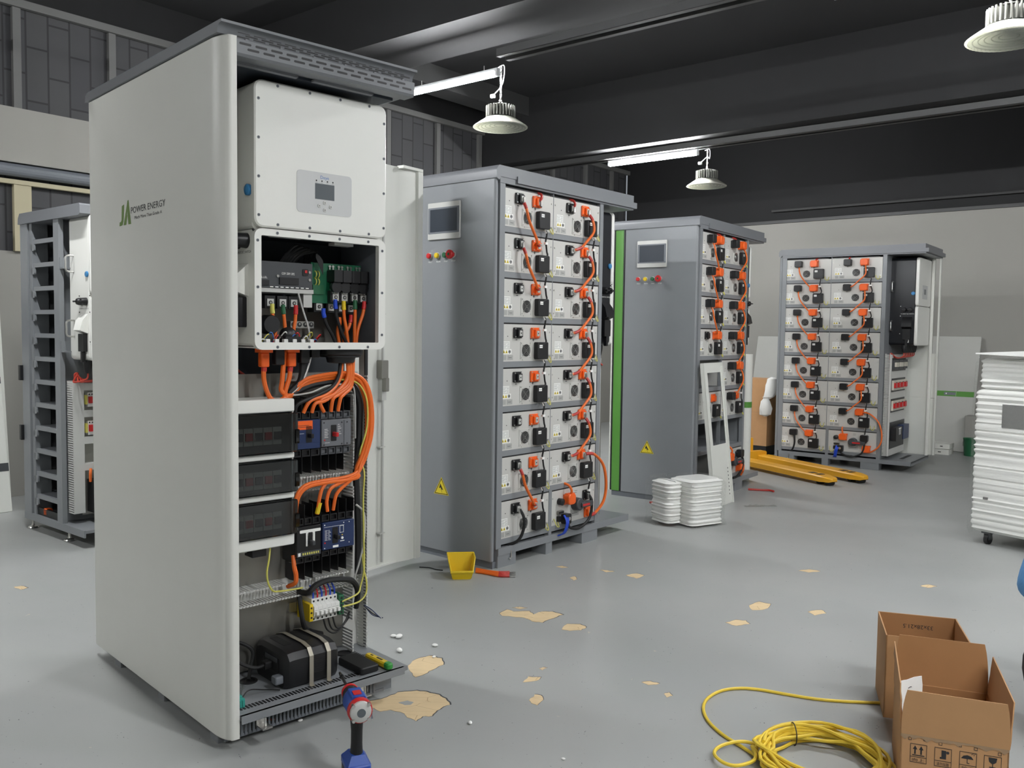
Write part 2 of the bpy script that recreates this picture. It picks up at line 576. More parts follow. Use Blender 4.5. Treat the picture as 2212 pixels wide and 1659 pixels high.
# bare patches where the floor paint has chipped off: thin, flat, part of the floor
POLY = [[(-0.508, 3.177), (-0.45, 3.213), (-0.415, 3.26), (-0.345, 3.278), (-0.307, 3.269), (-0.257, 3.242), (-0.231, 3.209), (-0.211, 3.154), (-0.234, 3.137), (-0.254, 3.104), (-0.268, 3.057), (-0.301, 3.053), (-0.319, 3.015), (-0.355, 3.044), (-0.366, 3.074), (-0.421, 3.104), (-0.455, 3.089), (-0.497, 3.123)], [(-0.408, 3.524), (-0.381, 3.602), (-0.332, 3.642), (-0.277, 3.613), (-0.265, 3.543), (-0.307, 3.481), (-0.331, 3.441), (-0.364, 3.408), (-0.391, 3.465)], [(-0.045, 4.218), (-0.009, 4.278), (0.022, 4.246), (0.102, 4.257), (0.119, 4.205), (0.163, 4.252), (0.212, 4.254), (0.262, 4.208), (0.214, 4.153), (0.158, 4.086), (0.111, 4.102), (0.07, 4.156), (0.016, 4.169), (-0.033, 4.18)], [(0.244, 3.993), (0.275, 4.073), (0.334, 4.072), (0.36, 4.032), (0.333, 3.988), (0.28, 3.977)], [(0.058, 3.372), (0.081, 3.43), (0.131, 3.425), (0.122, 3.399), (0.085, 3.379)], [(0.079, 3.202), (0.101, 3.257), (0.125, 3.249), (0.132, 3.209), (0.108, 3.159), (0.086, 3.18)], [(0.126, 3.517), (0.142, 3.531), (0.159, 3.524), (0.138, 3.497)], [(0.016, 4.309), (0.053, 4.32), (0.09, 4.306), (0.053, 4.286)], [(0.272, 5.087), (0.309, 5.108), (0.341, 5.076), (0.307, 5.061)], [(0.522, 5.031), (0.565, 5.025), (0.603, 5.003), (0.554, 4.984)], [(0.338, 4.865), (0.367, 4.886), (0.374, 4.829), (0.355, 4.803)], [(1.213, 4.396), (1.282, 4.461), (1.331, 4.424), (1.269, 4.331), (1.209, 4.321)], [(1.028, 4.124), (1.09, 4.167), (1.135, 4.156), (1.14, 4.109), (1.067, 4.079)], [(1.479, 4.304), (1.559, 4.336), (1.564, 4.286), (1.494, 4.247)], [(0.658, 4.924), (0.724, 4.966), (0.763, 4.929), (0.709, 4.861)], [(2.26, 4.789), (2.317, 4.819), (2.349, 4.785), (2.287, 4.755)], [(1.682, 5.073), (1.755, 5.107), (1.807, 5.069), (1.731, 5.036)], [(0.523, 3.389), (0.559, 3.399), (0.592, 3.377), (0.545, 3.362)], [(-2.586, 4.544), (-2.56, 4.562), (-2.506, 4.531), (-2.523, 4.497)], [(0.592, 3.28), (0.615, 3.293), (0.622, 3.264), (0.596, 3.246)]]
def ragged(q, k=3, amp=0.012):
    out = []
    for i in range(len(q)):
        a, b = Vector(q[i]), Vector(q[(i + 1) % len(q)])
        nrm = Vector((-(b - a).y, (b - a).x))
        for j in range(k):
            out.append(tuple(a + (b - a) * (j / k) + (nrm * random.uniform(-0.09, 0.09) if j else Vector((0, 0)))))
    return out
for q in POLY:
    rag = ragged(q)
    cx, cy = sum(p[0] for p in rag) / len(rag), sum(p[1] for p in rag) / len(rag)
    big = [(cx + (p[0] - cx) * 1.03 + 0.002, cy + (p[1] - cy) * 1.03 + 0.004) for p in rag]
    mb = MB().use(M['darkgrey']).prism(big, 0.0002, 0.0006)
    mb.use(M['bare']).prism(rag, 0.0002, 0.0012)
    if q is POLY[0]:
        mb.use(M['floor']).prism(ragged([(-0.40, 3.165), (-0.37, 3.185), (-0.345, 3.17), (-0.352, 3.15), (-0.375, 3.145)]), 0.0006, 0.0018)
    o = mb.build('bare_patch', parent=fl, smooth=False)
    o.matrix_parent_inverse = Matrix.Rotation(-0.885, 4, 'Z')

# foam crumbs and scraps lying on the floor
for i, (x, y, s_) in enumerate(((-0.512, 3.86, .012), (-0.486, 3.85, .016), (-0.462, 3.68, .015), (-0.318, 3.75, .012), (-0.31, 3.62, .008), (-0.13, 3.0, .009), (0.18, 2.75, .006), (-0.72, 3.0, .008))):
    o = MB().ball((0, 0, s_ * .6), s_, 6, (1.2, 0.8, 0.6)).build('foam_crumb', M['debris'])
    o.location = (x, y, 0); o.rotation_euler = (0, 0, i)
    tag(o, 'tiny white foam crumb lying on the grey floor', 'crumb', 'foam crumbs on the floor')

rnd = random.Random(31)
L = []
for i in range(12):
    x = 0.0 + 0.26 * i / 11
    L.append([(x, rnd.uniform(-.03, -.01), 0.001), (x, rnd.uniform(-.01, .01), rnd.uniform(.004, .02)), (x, rnd.uniform(.01, .03), 0.001), (x, 0.0, 0.0005)])
o = MB().loft(L).build('plastic_scrap', M['bag'])
o.location = (1.87, 7.0, 0); o.rotation_euler = (0, 0, 0.1)
tag(o, 'crumpled strip of clear plastic on the floor right of the leaning frame', 'plastic scrap')
o = MB().box(-0.012, 0.012, -0.006, 0.006, 0, 0.003).build('orange_scrap', M['orangep'])
o.location = (-0.825, 3.01, 0)
tag(o, 'tiny orange scrap on the floor in front of the white cabinet', 'scrap')
o = MB().cable([(-0.52, 5.03, 0.003), (-0.46, 5.02, 0.003), (-0.42, 4.98, 0.004), (-0.38, 4.97, 0.003)], 0.003, 6, 5).build('wire_scrap', M['rubber'])
tag(o, 'short black wire scrap on the floor left of the yellow bin', 'wire')

# ------------------------------------------------------------------ ceiling lights
def tube_light(x, y0, y1, z, label):
    t = RM.put(empty('tube_light', label, 'light'), x, (y0 + y1) / 2, z)
    L = (y1 - y0) / 2
    MB().rbox(-0.02, 0.02, -L, L, 0.012, 0.04, 'y', 0.006).build('housing', M['tubewhite'], t)
    MB().rbox(-0.022, 0.022, -L + 0.02, L - 0.02, -0.022, 0.012, 'y', 0.016).build('diffuser', M['tube'], t)
    for e in (-1, 1):
        MB().rbox(-0.023, 0.023, e * L - 0.02 * (e > 0), e * L + 0.02 * (e < 0), -0.023, 0.02, 'y', 0.014).build('end_cap', M['tubewhite'], t)
    mb = MB()
    for q in (-0.7, 0.7):
        mb.cyl((0, q * L, 0.035), (0, q * L, 0.08), 0.004, n=6)
    mb.build('hanger', M['steel'], t)
    return t
tube_light(5.33, 4.54, 5.53, 3.375, 'lit white tube light above the white cabinet, nearest in view')
tube_light(8.78, 4.62, 5.77, 3.335, 'lit white tube light above the grey screen cabinets, further back')
OFF = [(5.33, 0.95, 1.94), (5.33, -2.65, -1.66), (1.88, 4.0, 5.0), (1.88, -2.65, -1.66), (1.88, -1.1, -0.1), (-1.57, -2.65, -1.66), (-1.57, 5.6, 6.6), (8.78, -2.65, -1.66)]  # tubes out of view; the left near-end one is added to brighten panels
for x, a, b in OFF:
    tube_light(x, a, b, 3.375, 'unseen lit white tube light hanging in the near part of the workshop')['group'] = 'tube lights overhead'

def rails(x, z, y0, y1, label):
    t = RM.put(empty('cable_tray', label, 'cable tray'), x, 0, z)
    for dx in (-0.075, 0.035):
        mb = MB().box(dx, dx + 0.05, y0, y1, 0, 0.004)
        mb.box(dx, dx + 0.004, y0, y1, 0, 0.06).box(dx + 0.046, dx + 0.05, y0, y1, 0, 0.06)
        mb.build('rail', M['tray'], t)
    mb = MB()
    y = y0 + 0.4
    while y < y1:
        mb.box(-0.075, 0.085, y, y + 0.03, 0.056, 0.06)
        y += 1.2
    mb.build('cross_bar', M['tray'], t)
rails(5.33, 3.475, YR, 4.5, 'dark grey cable tray running right from the nearer tube light')
rails(8.78, 3.385, YR, 7.3, 'dark grey cable tray the further tube light hangs under')
rails(1.88, 3.475, YR, 7.3, 'dark grey cable tray overhead behind the photographer')
rails(-1.57, 3.475, YR, 7.3, 'dark grey cable tray along the near end of the ceiling')

def pendant(x, y, z, ztop, label, cord=True, tilt=0):
    t = RM.put(empty('pendant_lamp', label, 'lamp', None), x, y, z)
    R = 0.215
    MB().ringlathe([(R, 0), (R + 0.004, 0.004), (R - 0.005, 0.012), (0.115, 0.075), (0.1, 0.078), (0.1, 0.073), (R - 0.012, 0.006), (R - 0.01, 0)], 96, 0.003).build('reflector', M['shade'], t)
    mb = MB().lathe([(0.02, 0.022), (0.1, 0.016), (0.17, 0.008), (0.203, 0.001), (0.203, 0.006), (0.1, 0.03), (0.02, 0.034)], n=40)
    for q in (0.05, 0.085, 0.12, 0.15, 0.178):
        mb.torus((0, 0, 0.019 - 0.02 * (q / 0.2) ** 2), q, 0.003, 'z', 36, 5)
    mb.build('lens', M['clearlens'], t)
    mb = MB().lathe([(0.07, 0.07), (0.105, 0.08), (0.07, 0.088), (0.07, 0.165), (0.09, 0.17), (0.06, 0.182), (0.02, 0.19)], n=28)
    for k in range(28):
        a = 2 * pi * k / 28
        s0 = len(mb.v)
        mb.box(0.07, 0.118, -0.0035, 0.0035, 0.085, 0.16)
        mb.cyl((0.112, 0, 0.08), (0.112, 0, 0.168), 0.006, n=6)
        mb.xf(Matrix.Rotation(a, 4, 'Z'), s0)
    mb.build('heat_sink', M['lampmetal'], t)
    mb = MB().torus((0, 0, 0.205), 0.016, 0.0035, 'y', 12, 6)
    h, k = 0.225, 0
    while h < ztop - z - 0.01:
        lk = [(0.008 * cos(q), 0, 0.02 * sin(q)) for q in [2 * pi * j / 10 for j in range(10)]]
        s0 = len(mb.v)
        mb.tube(lk, 0.003, 5, True)
        mb.xf(Matrix.Translation((0, 0, h)) @ Matrix.Rotation(pi / 2 * (k % 2), 4, 'Z'), s0)
        h += 0.03; k += 1
    mb.build('chain', M['steel'], t)
    if cord:
        c = MB().cable([(0.0, 0.03, ztop - z - 0.01), (0.012, -0.02, ztop - z + 0.0), (0.0, -0.03, ztop - z - 0.1), (0, 0.0, 0.32), (0, 0.07, 0.27)], 0.004, 6).build('cord', M['tubewhite'], t)
        MB().rbox(-0.012, 0.012, 0.065, 0.1, 0.245, 0.275, 'y', 0.008).build('plug', M['tubewhite'], c)
    return t
pendant(5.443, 4.609, 2.985, 3.47, 'unlit silver high-bay pendant hanging by chain beside the nearer tube light')
pendant(8.891, 4.567, 2.985, 3.385, 'unlit silver high-bay pendant hanging by chain beside the further tube light')
pendant(5.49, 1.036, 2.985, 3.47, 'unlit silver high-bay pendant hanging in the top right corner', False)

# ------------------------------------------------------------------ battery modules
PZ, Z1 = 0.2576, 2.191           # row pitch, top of the first row
MX = (-0.003, 0.487)             # left edges of the two columns
MW, MH = 0.484, 0.215
def row_top(i):                  # i = 0 is the top row
    return Z1 - i * PZ

def socket(mb, x0, x1, z0, z1, body, open_=True):
    mb.use(body).rbox(x0, x1, -0.012, 0.0, z0, z1, 'y', 0.006, 0.002)
    cx, cz = (x0 + x1) / 2, (z0 + z1) / 2
    mb.rbox(cx - 0.016, cx + 0.026, -0.024, -0.01, cz - 0.024, cz + 0.02, 'y', 0.004)
    for dx in (x0 + 0.009, x1 - 0.009):
        for dz in (z0 + 0.008, z1 - 0.008):
            mb.use(M['steel']).cyl((dx, -0.015, dz), (dx, -0.011, dz), 0.004, n=8)
    if open_:
        mb.use(M['alu']).rbox(cx - 0.006, cx + 0.018, -0.027, -0.02, cz - 0.018, cz + 0.014, 'y', 0.002)
        mb.use(M['ink']).cyl((cx + 0.006, -0.0285, cz - 0.002), (cx + 0.006, -0.025, cz - 0.002), 0.004, n=8)

def fan(mb, cx, cz, r):
    mb.use(M['module']).rbox(cx - 0.05, cx + 0.048, -0.003, 0, cz - 0.052, cz + 0.05, 'y', 0.003)
    mb.use(M['black']).cyl((cx, -0.004, cz), (cx, 0.0, cz), r, n=24)
    mb.use(M['fanmetal'])
    for q in (0.25, 0.5, 0.75, 1.0):
        mb.torus((cx, -0.007, cz), r * q, 0.0014, 'y', 24, 5)
    for a in (45, 135, 225, 315):
        d = (cos(RD(a)), sin(RD(a)))
        mb.tube([(cx, -0.006, cz), (cx + d[0] * r * 1.25, -0.006, cz + d[1] * r * 1.25)], 0.0016, 5)
    for sx in (-1, 1):
        for sz in (-1, 1):
            mb.use(M['steel']).cyl((cx + sx * 0.04, -0.006, cz + sz * 0.042), (cx + sx * 0.04, -0.002, cz + sz * 0.042), 0.004, n=8)

def make_module(plugged):
    t = empty('battery_module', 'x', 'battery module')
    D = 0.52
    mb = MB().use(M['module']).rbox(0, MW, 0, D, 0, MH, 'y', 0.002)
    mb.use(M['steel'])
    for x, z in ((0.014, 0.17), (0.014, 0.03), (0.468, 0.172), (0.468, 0.03), (0.03, 0.012), (0.215, 0.01), (0.4, 0.012)):
        mb.cyl((x, -0.003, z), (x, 0, z), 0.0045, n=8)
    mb.use(M['ink']).box(0.146, 0.162, -0.001, 0, 0.123, 0.127)
    mb.box(0.302, 0.318, -0.001, 0, 0.123, 0.127).box(0.308, 0.312, -0.001, 0, 0.117, 0.133)
    for x, z in ((0.075, 0.145), (0.37, 0.14), (0.268, 0.07), (0.285, 0.13)):
        mb.cyl((x, -0.0012, z), (x, 0, z), 0.003, n=8)
    mb.build('casing', None, t)
    MB().box(0.0, 0.455, 0.004, 0.3, MH, MH + 0.009).build('seal_strip', M['black'], t)
    mb = MB(); socket(mb, 0.123, 0.197, 0.135, 0.197, M['black'], not plugged)
    mb.build('negative_socket', None, t)
    mb = MB(); socket(mb, 0.281, 0.358, 0.133, 0.198, M['orangep'], not plugged)
    mb.build('positive_socket', None, t)
    mb = MB(); fan(mb, 0.239, 0.063, 0.036)
    mb.build('fan', None, t)
    mb = MB().use(M['black']).rbox(0.316, 0.417, -0.034, 0, 0.01, 0.112, 'y', 0.008, 0.003)
    mb.use(M['paper']).box(0.33, 0.358, -0.0346, -0.033, 0.077, 0.096)
    mb.use(M['inkgrey']).box(0.332, 0.356, -0.0348, -0.034, 0.084, 0.087)
    mb.build('monitor_box', None, t)
    mb = MB().use(M['paper']).box(0.03, 0.094, -0.0008, 0, 0.075, 0.116)
    mb.use(M['inkgrey'])
    for k in range(6):
        mb.box(0.033, 0.06 + 0.006 * (k % 3), -0.0012, 0, 0.079 + k * 0.006, 0.0805 + k * 0.006)
        mb.box(0.072, 0.09, -0.0012, 0, 0.079 + k * 0.006, 0.0805 + k * 0.006)
    mb.build('rating_label', None, t)
    mb = MB().use(M['paper']).box(0.03, 0.11, -0.0008, 0, 0.042, 0.071)
    for cx in (0.043, 0.066):
        mb.use(M['signyellow']).prism([(cx - 0.011, 0.048), (cx + 0.011, 0.048), (cx, 0.067)], -0.0012, 0, 'y')
        mb.use(M['ink']).prism([(cx - 0.003, 0.05), (cx + 0.003, 0.05), (cx, 0.062)], -0.0015, 0, 'y')
    mb.use(M['ink']).torus((0.093, -0.001, 0.0565), 0.0085, 0.0016, 'y', 16, 4)
    mb.cyl((0.093, -0.0014, 0.0565), (0.093, 0, 0.0565), 0.005, n=10)
    mb.use(M['sticker']).box(0.034, 0.066, -0.0008, 0, 0.008, 0.037).box(0.076, 0.124, -0.0008, 0, 0.008, 0.037)
    mb.use(M['inkgrey']).box(0.086, 0.112, -0.0012, 0, 0.02, 0.024)
    mb.build('warning_label', None, t)
    mb = MB().use(M['yg']).cable([(0.426, -0.006, 0.034), (0.432, -0.02, 0.008), (0.448, -0.024, -0.01), (0.462, -0.02, -0.004), (0.464, -0.004, 0.03)], 0.003, 6, 5)
    mb.use(M['steel']).cyl((0.426, -0.01, 0.034), (0.426, 0, 0.034), 0.005, n=8).cyl((0.464, -0.01, 0.03), (0.464, 0, 0.03), 0.005, n=8)
    mb.build('earth_wire', None, t)
    return t

def make_control():
    t = empty('control_module', 'x', 'control module')
    mb = MB().use(M['module']).rbox(0, 0.464, 0, 0.4, 0, MH, 'y', 0.002)
    mb.use(M['steel'])
    for x, z in ((0.014, 0.17), (0.014, 0.03), (0.45, 0.172), (0.45, 0.03)):
        mb.cyl((x, -0.003, z), (x, 0, z), 0.0045, n=8)
    mb.use(M['inkgrey']).box(0.14, 0.19, -0.001, 0, 0.185, 0.188).box(0.24, 0.27, -0.001, 0, 0.19, 0.193).box(0.24, 0.265, -0.001, 0, 0.178, 0.181)
    mb.use(M['sticker']).box(0.2, 0.29, -0.0008, 0, 0.03, 0.075)
    mb.use(M['inkgrey']).box(0.215, 0.275, -0.0012, 0, 0.045, 0.05)
    mb.build('casing', None, t)
    MB().box(0.01, 0.45, 0.004, 0.3, MH, MH + 0.009).build('seal_strip', M['black'], t)
    MB().lathe([(0.022, 0), (0.022, -0.03), (0.012, -0.036)], (0.078, 0, 0.145), 16, 'y').build('round_cap', M['black'], t)
    mb = MB().lathe([(0.042, 0), (0.04, -0.045), (0.034, -0.05)], (0.245, 0, 0.11), 24, 'y')
    mb.rbox(0.245, 0.37, -0.062, -0.03, 0.088, 0.122, 'y', 0.012, 0.004)
    k = mb.build('rotary_handle', M['darkgrey'], t)
    MB().rbox(0.25, 0.325, -0.0635, -0.06, 0.098, 0.112, 'y', 0.003).build('red_marker', M['red'], k)
    mb = MB(); socket(mb, 0.325, 0.385, 0.12, 0.185, M['black'])
    mb.build('black_socket', None, t)
    mb = MB(); socket(mb, 0.345, 0.41, 0.005, 0.07, M['orangep'])
    mb.build('orange_socket', None, t)
    mb = MB(); socket(mb, 0.12, 0.185, 0.118, 0.184, M['orangep'])
    mb.build('orange_socket', None, t)
    mb = MB().use(M['dullsteel']).rbox(0.055, 0.115, -0.014, 0, 0.065, 0.088, 'y', 0.008).use(M['black']).rbox(0.06, 0.11, -0.016, -0.012, 0.07, 0.083, 'y', 0.005)
    mb.rbox(0.055, 0.08, -0.02, 0, 0.02, 0.055, 'y', 0.004)
    mb.build('data_port', None, t)
    mb = MB().use(M['black']).rbox(0.1, 0.155, -0.045, 0, 0.0, 0.065, 'y', 0.01, 0.003)
    mb.use(M['steel']).cyl((0.128, -0.05, 0.035), (0.128, -0.045, 0.035), 0.012, n=12)
    mb.build('round_connector', None, t)
    mb = MB()
    for k in range(5):
        mb.cable([(0.09 + 0.008 * k, -0.03, 0.06), (0.085 + 0.006 * k, -0.055, 0.02), (0.07 + 0.006 * k, -0.04, -0.05), (0.04 + 0.01 * k, 0.02, -0.075)], 0.004, 6, 5)
    mb.build('blue_wires', M['brightblue'], t)
    mb = MB().cable([(0.02, -0.005, 0.045), (0.03, -0.025, 0.0), (0.05, -0.025, -0.006), (0.06, -0.006, 0.02)], 0.003, 6, 5)
    mb.build('earth_wire', M['yg'], t)
    return t

ORD = ['top', 'second', 'third', 'fourth', 'fifth', 'sixth', 'seventh', 'bottom']
SIDE = ['left', 'right']
PROTO = {}
def fill(fr, where, grp, plugged, cells):
    for i, c in cells:
        kind = 'control' if c == 9 else plugged
        cc = 1 if c == 9 else c
        if kind not in PROTO:
            o = PROTO[kind] = make_control() if kind == 'control' else make_module(kind)
        else:
            o = dup(PROTO[kind])
        if kind == 'control':
            tag(o, 'light grey switch and control module, bottom right of %s' % where, 'control module', 'control modules')
            fr.put(o, 0.51, 0.0, row_top(i) - 0.009 - MH)
        else:
            tag(o, 'light grey battery module, %s row, %s column of %s' % (ORD[i], SIDE[cc], where), 'battery module', grp)
            fr.put(o, MX[cc], 0.0, row_top(i) - 0.009 - MH)

def end_plug(kind, p, parent, lug_dir=(0, -1)):
    # cover plugs over a socket, or bare lugs with a red sleeve
    x, y, z = p
    if kind == 'black':
        mb = MB().rbox(x - 0.036, x + 0.036, y - 0.03, y + 0.018, z - 0.032, z + 0.034, 'y', 0.012, 0.004)
        return mb.build('black_plug', M['black'], parent)
    if kind == 'orange':
        mb = MB().rbox(x - 0.038, x + 0.036, y - 0.03, y + 0.018, z - 0.034, z + 0.034, 'y', 0.02, 0.005)
        mb.rbox(x - 0.03, x + 0.042, y - 0.012, y + 0.01, z + 0.022, z + 0.036, 'y', 0.004)
        return mb.build('orange_plug', M['orangep'], parent)
    dx, dz = lug_dir
    mb = MB().tube([(x, y - 0.004, z), (x + dx * 0.025, y - 0.006, z + dz * 0.025), (x + dx * 0.03, y - 0.008, z + dz * 0.03)], [0.009, 0.008, 0.007], 8)
    mb.cyl((x, y - 0.012, z), (x, y + 0.004, z), 0.008, n=10)
    o = mb.build('cable_lug', M['steel'], parent)
    return o

def sleeve(pts, parent, r):
    MB().tube(pts, r, 8).build('red_sleeve', M['redsleeve'], parent)

NEGX, POSX, SZ = 0.163, 0.322, 0.165 - MH     # socket centres: from the module's left edge; below the face top
def jumper(fr, where, plugged, i, c):
    # left column: minus of row i down to plus of row i+1; right column: plus of row i down to minus of row i+1
    za, zb = row_top(i) - 0.009 + SZ + 0.002, row_top(i + 1) - 0.009 + SZ + 0.002
    xa, xb = (NEGX, POSX) if c == 0 else (POSX, NEGX)
    dz = zb - za
    if c == 0:
        pts = [(xa + 0.008, -0.026, za - 0.02), (xa + 0.012, -0.045, za - 0.06), (xa + 0.035, -0.05, za - 0.13), (xb - 0.055, -0.048, zb + 0.035), (xb - 0.02, -0.032, zb + 0.004), (xb, -0.028, zb)]
    else:
        pts = [(xa + 0.006, -0.026, za - 0.02), (xa + 0.018, -0.05, za - 0.06), (xa + 0.018, -0.06, za - 0.13), (xa - 0.05, -0.055, zb + 0.06), (xb + 0.06, -0.045, zb + 0.016), (xb + 0.012, -0.028, zb)]
    sp = spline(pts, 6)
    r = 0.0085 if not plugged else 0.0065
    o = MB().tube(sp, r, 8).build('jumper_cable', M['orange'])
    tag(o, 'orange power jumper from %s to %s row, %s column of %s' % (ORD[i], ORD[i + 1], SIDE[c], where), 'cable', 'orange jumper cables')
    if plugged:
        end_plug('black' if c == 0 else 'orange', (xa, -0.024, za), o)
        end_plug('orange' if c == 0 else 'black', (xb, -0.024, zb), o)
    else:
        sleeve(sp[1:7], o, r * 1.12)
        sleeve(sp[-8:-2], o, r * 1.12)
        end_plug('lug', (xa + 0.006, -0.024, za), o, (0, -1))
        end_plug('lug', (xb + 0.006, -0.024, zb), o, (1, 0) if c else (-1, 0.2))
    return fr.put(o, MX[c])

SIGNAL = None
def signal_cable(fr, where, i, c):
    global SIGNAL
    if SIGNAL is None:
        o = MB().cable([(0.385, -0.02, 0.008), (0.388, -0.03, -0.015), (0.382, -0.026, -0.06), (0.386, -0.026, -0.075), (0.4, -0.022, -0.12), (0.396, -0.03, -0.145), (0.36, -0.03, -0.165), (0.362, -0.025, -0.168)], 0.0055, 8, 5).build('signal_cable', M['rubber'])
        mb = MB().cyl((0.385, -0.019, 0.01), (0.387, -0.029, -0.014), 0.006, n=8)
        mb.rbox(0.372, 0.395, -0.034, -0.02, -0.08, -0.066, 'y', 0.002)
        mb.build('white_tag', M['paper'], o)
        SIGNAL = o
    else:
        o = dup(SIGNAL)
    tag(o, 'black signal cable below the %s row, %s column of %s' % (ORD[i], SIDE[c], where), 'cable', 'black signal cables')
    return fr.put(o, MX[c], 0, row_top(i) - 0.009 - MH)

def single_cable(fr, name, label, pts, m, r, parts=()):
    sp = spline(pts, 6)
    o = MB().tube(sp, r, 8).build(name, m)
    tag(o, label, 'cable')
    for kind, p in parts:
        if kind == 'sleeve_a': sleeve(sp[0:6], o, r * 1.12)
        elif kind == 'sleeve_b': sleeve(sp[-7:], o, r * 1.12)
        elif kind == 'lug': end_plug('lug', p, o, (0, -1))
        else: end_plug(kind, p, o)
    return fr.put(o)

# ------------------------------------------------------------------ grey cabinets with a touch screen end
def slots(mb, x0, x1, y0, y1, z, pitch, w_, along='x'):
    q = (x0 if along == 'x' else y0)
    while q < (x1 if along == 'x' else y1):
        if along == 'x': mb.box(q, q + w_, y0, y1, z - 0.002, z + 0.0008)
        else: mb.box(x0, x1, q, q + w_, z - 0.002, z + 0.0008)
        q += pitch

def duct_box(x0, x1, y0, y1, z0, z1, pitch=0.0145):
    # closed wiring duct standing upright: slotted side walls and a plain cover facing +x
    mb = MB().box(x1 - 0.003, x1, y0, y1, z0, z1).box(x0, x0 + 0.002, y0, y1, z0, z1)
    z = z0
    while z < z1 - 0.009:
        mb.box(x0, x1 - 0.006, y0, y0 + 0.002, z, z + 0.0085)
        mb.box(x0, x1 - 0.006, y1 - 0.002, y1, z, z + 0.0085)
        z += pitch
    return mb

def touch_door(t, xo, y0, y1, z0, z1, m):
    d = MB().rbox(xo - 0.03, xo, y0, y1, z0, z1, 'z', 0.012, 0.004).build('screen_door', m, t)
    return d

def hmi(d, xf, yo=0.0):
    # xf: x of the door's outer face (facing -x).  y counts from the open side of the cabinet
    T = MB().use(M['alu']).rbox(xf - 0.012, xf, 0.262 + yo, 0.528 + yo, 1.905, 2.122, 'x', 0.006, 0.002)
    T.use(M['midgrey']).rbox(xf - 0.0135, xf - 0.01, 0.268 + yo, 0.522 + yo, 1.94, 2.092, 'x', 0.003)
    T.use(M['screen']).rbox(xf - 0.0145, xf - 0.012, 0.285 + yo, 0.505 + yo, 1.95, 2.082, 'x', 0.002)
    T.build('touch_screen', None, d)
    for y, m_, em in ((0.516, 'red', 0), (0.45, 'yellow', 0), (0.385, 'green', 0), (0.322, 'red', 1)):
        y += yo
        b = MB().use(M['alu']).cyl((xf - 0.008, y, 1.812), (xf, y, 1.812), 0.019, n=18)
        if em:
            b.use(M['red']).lathe([(0.014, xf), (0.014, xf - 0.02), (0.026, xf - 0.026), (0.027, xf - 0.038), (0.022, xf - 0.044)], (0, y, 1.812), 20, 'x')
            b.use(M['green']).cyl((xf - 0.0455, y, 1.812), (xf - 0.043, y, 1.812), 0.008, n=10)
        else:
            b.use(M[m_]).lathe([(0.016, xf - 0.006), (0.016, xf - 0.018), (0.012, xf - 0.021)], (0, y, 1.812), 18, 'x')
        b.build('emergency_stop_button' if em else 'push_button', None, d)
    pr = MB().use(M['paper'])
    for y, s_ in ((0.53, 'FAULT'), (0.462, 'RUN'), (0.4, 'START'), (0.338, 'STOP')):
        pr.text(s_, (xf - 0.0006, y + yo, 1.772), (0, -1, 0), (0, 0, 1), 0.012, 0.032)
    pr.build('button_lettering', None, d, False)
    sg = MB()
    c, zb, h = 0.405 + yo, 0.385, 0.105
    tri = lambda k: [(c - 0.062 * k, zb + 0.035 * (1 - k)), (c + 0.062 * k, zb + 0.035 * (1 - k)), (c, zb + h - (1 - k) * 0.07)]
    sg.use(M['signyellow']).prism(tri(1.0), xf - 0.001, xf, 'x')
    sg.use(M['ink']).loft([[(xf - 0.0016, *p) for p in tri(0.9)], [(xf - 0.0005, *p) for p in tri(0.9)], [(xf - 0.0005, *p) for p in tri(0.8)], [(xf - 0.0016, *p) for p in tri(0.8)]], closed=True)
    sg.prism([(c + 0.008, zb + 0.066), (c + 0.018, zb + 0.036), (c + 0.004, zb + 0.042), (c - 0.008, zb + 0.01), (c - 0.003, zb + 0.032), (c - 0.016, zb + 0.028)][::-1], xf - 0.0016, xf, 'x')
    sg.build('warning_sign', None, d, False)

def shelf_parts(t, rows, x0, x1, depth=0.6):
    for z in rows:
        mb = MB().box(x0, x1, 0.0, 0.012, z, z + 0.033)
        mb.box(x0, x1, 0.012, depth, z + 0.029, z + 0.0325)
        mb.build('shelf', M['grey'], t)

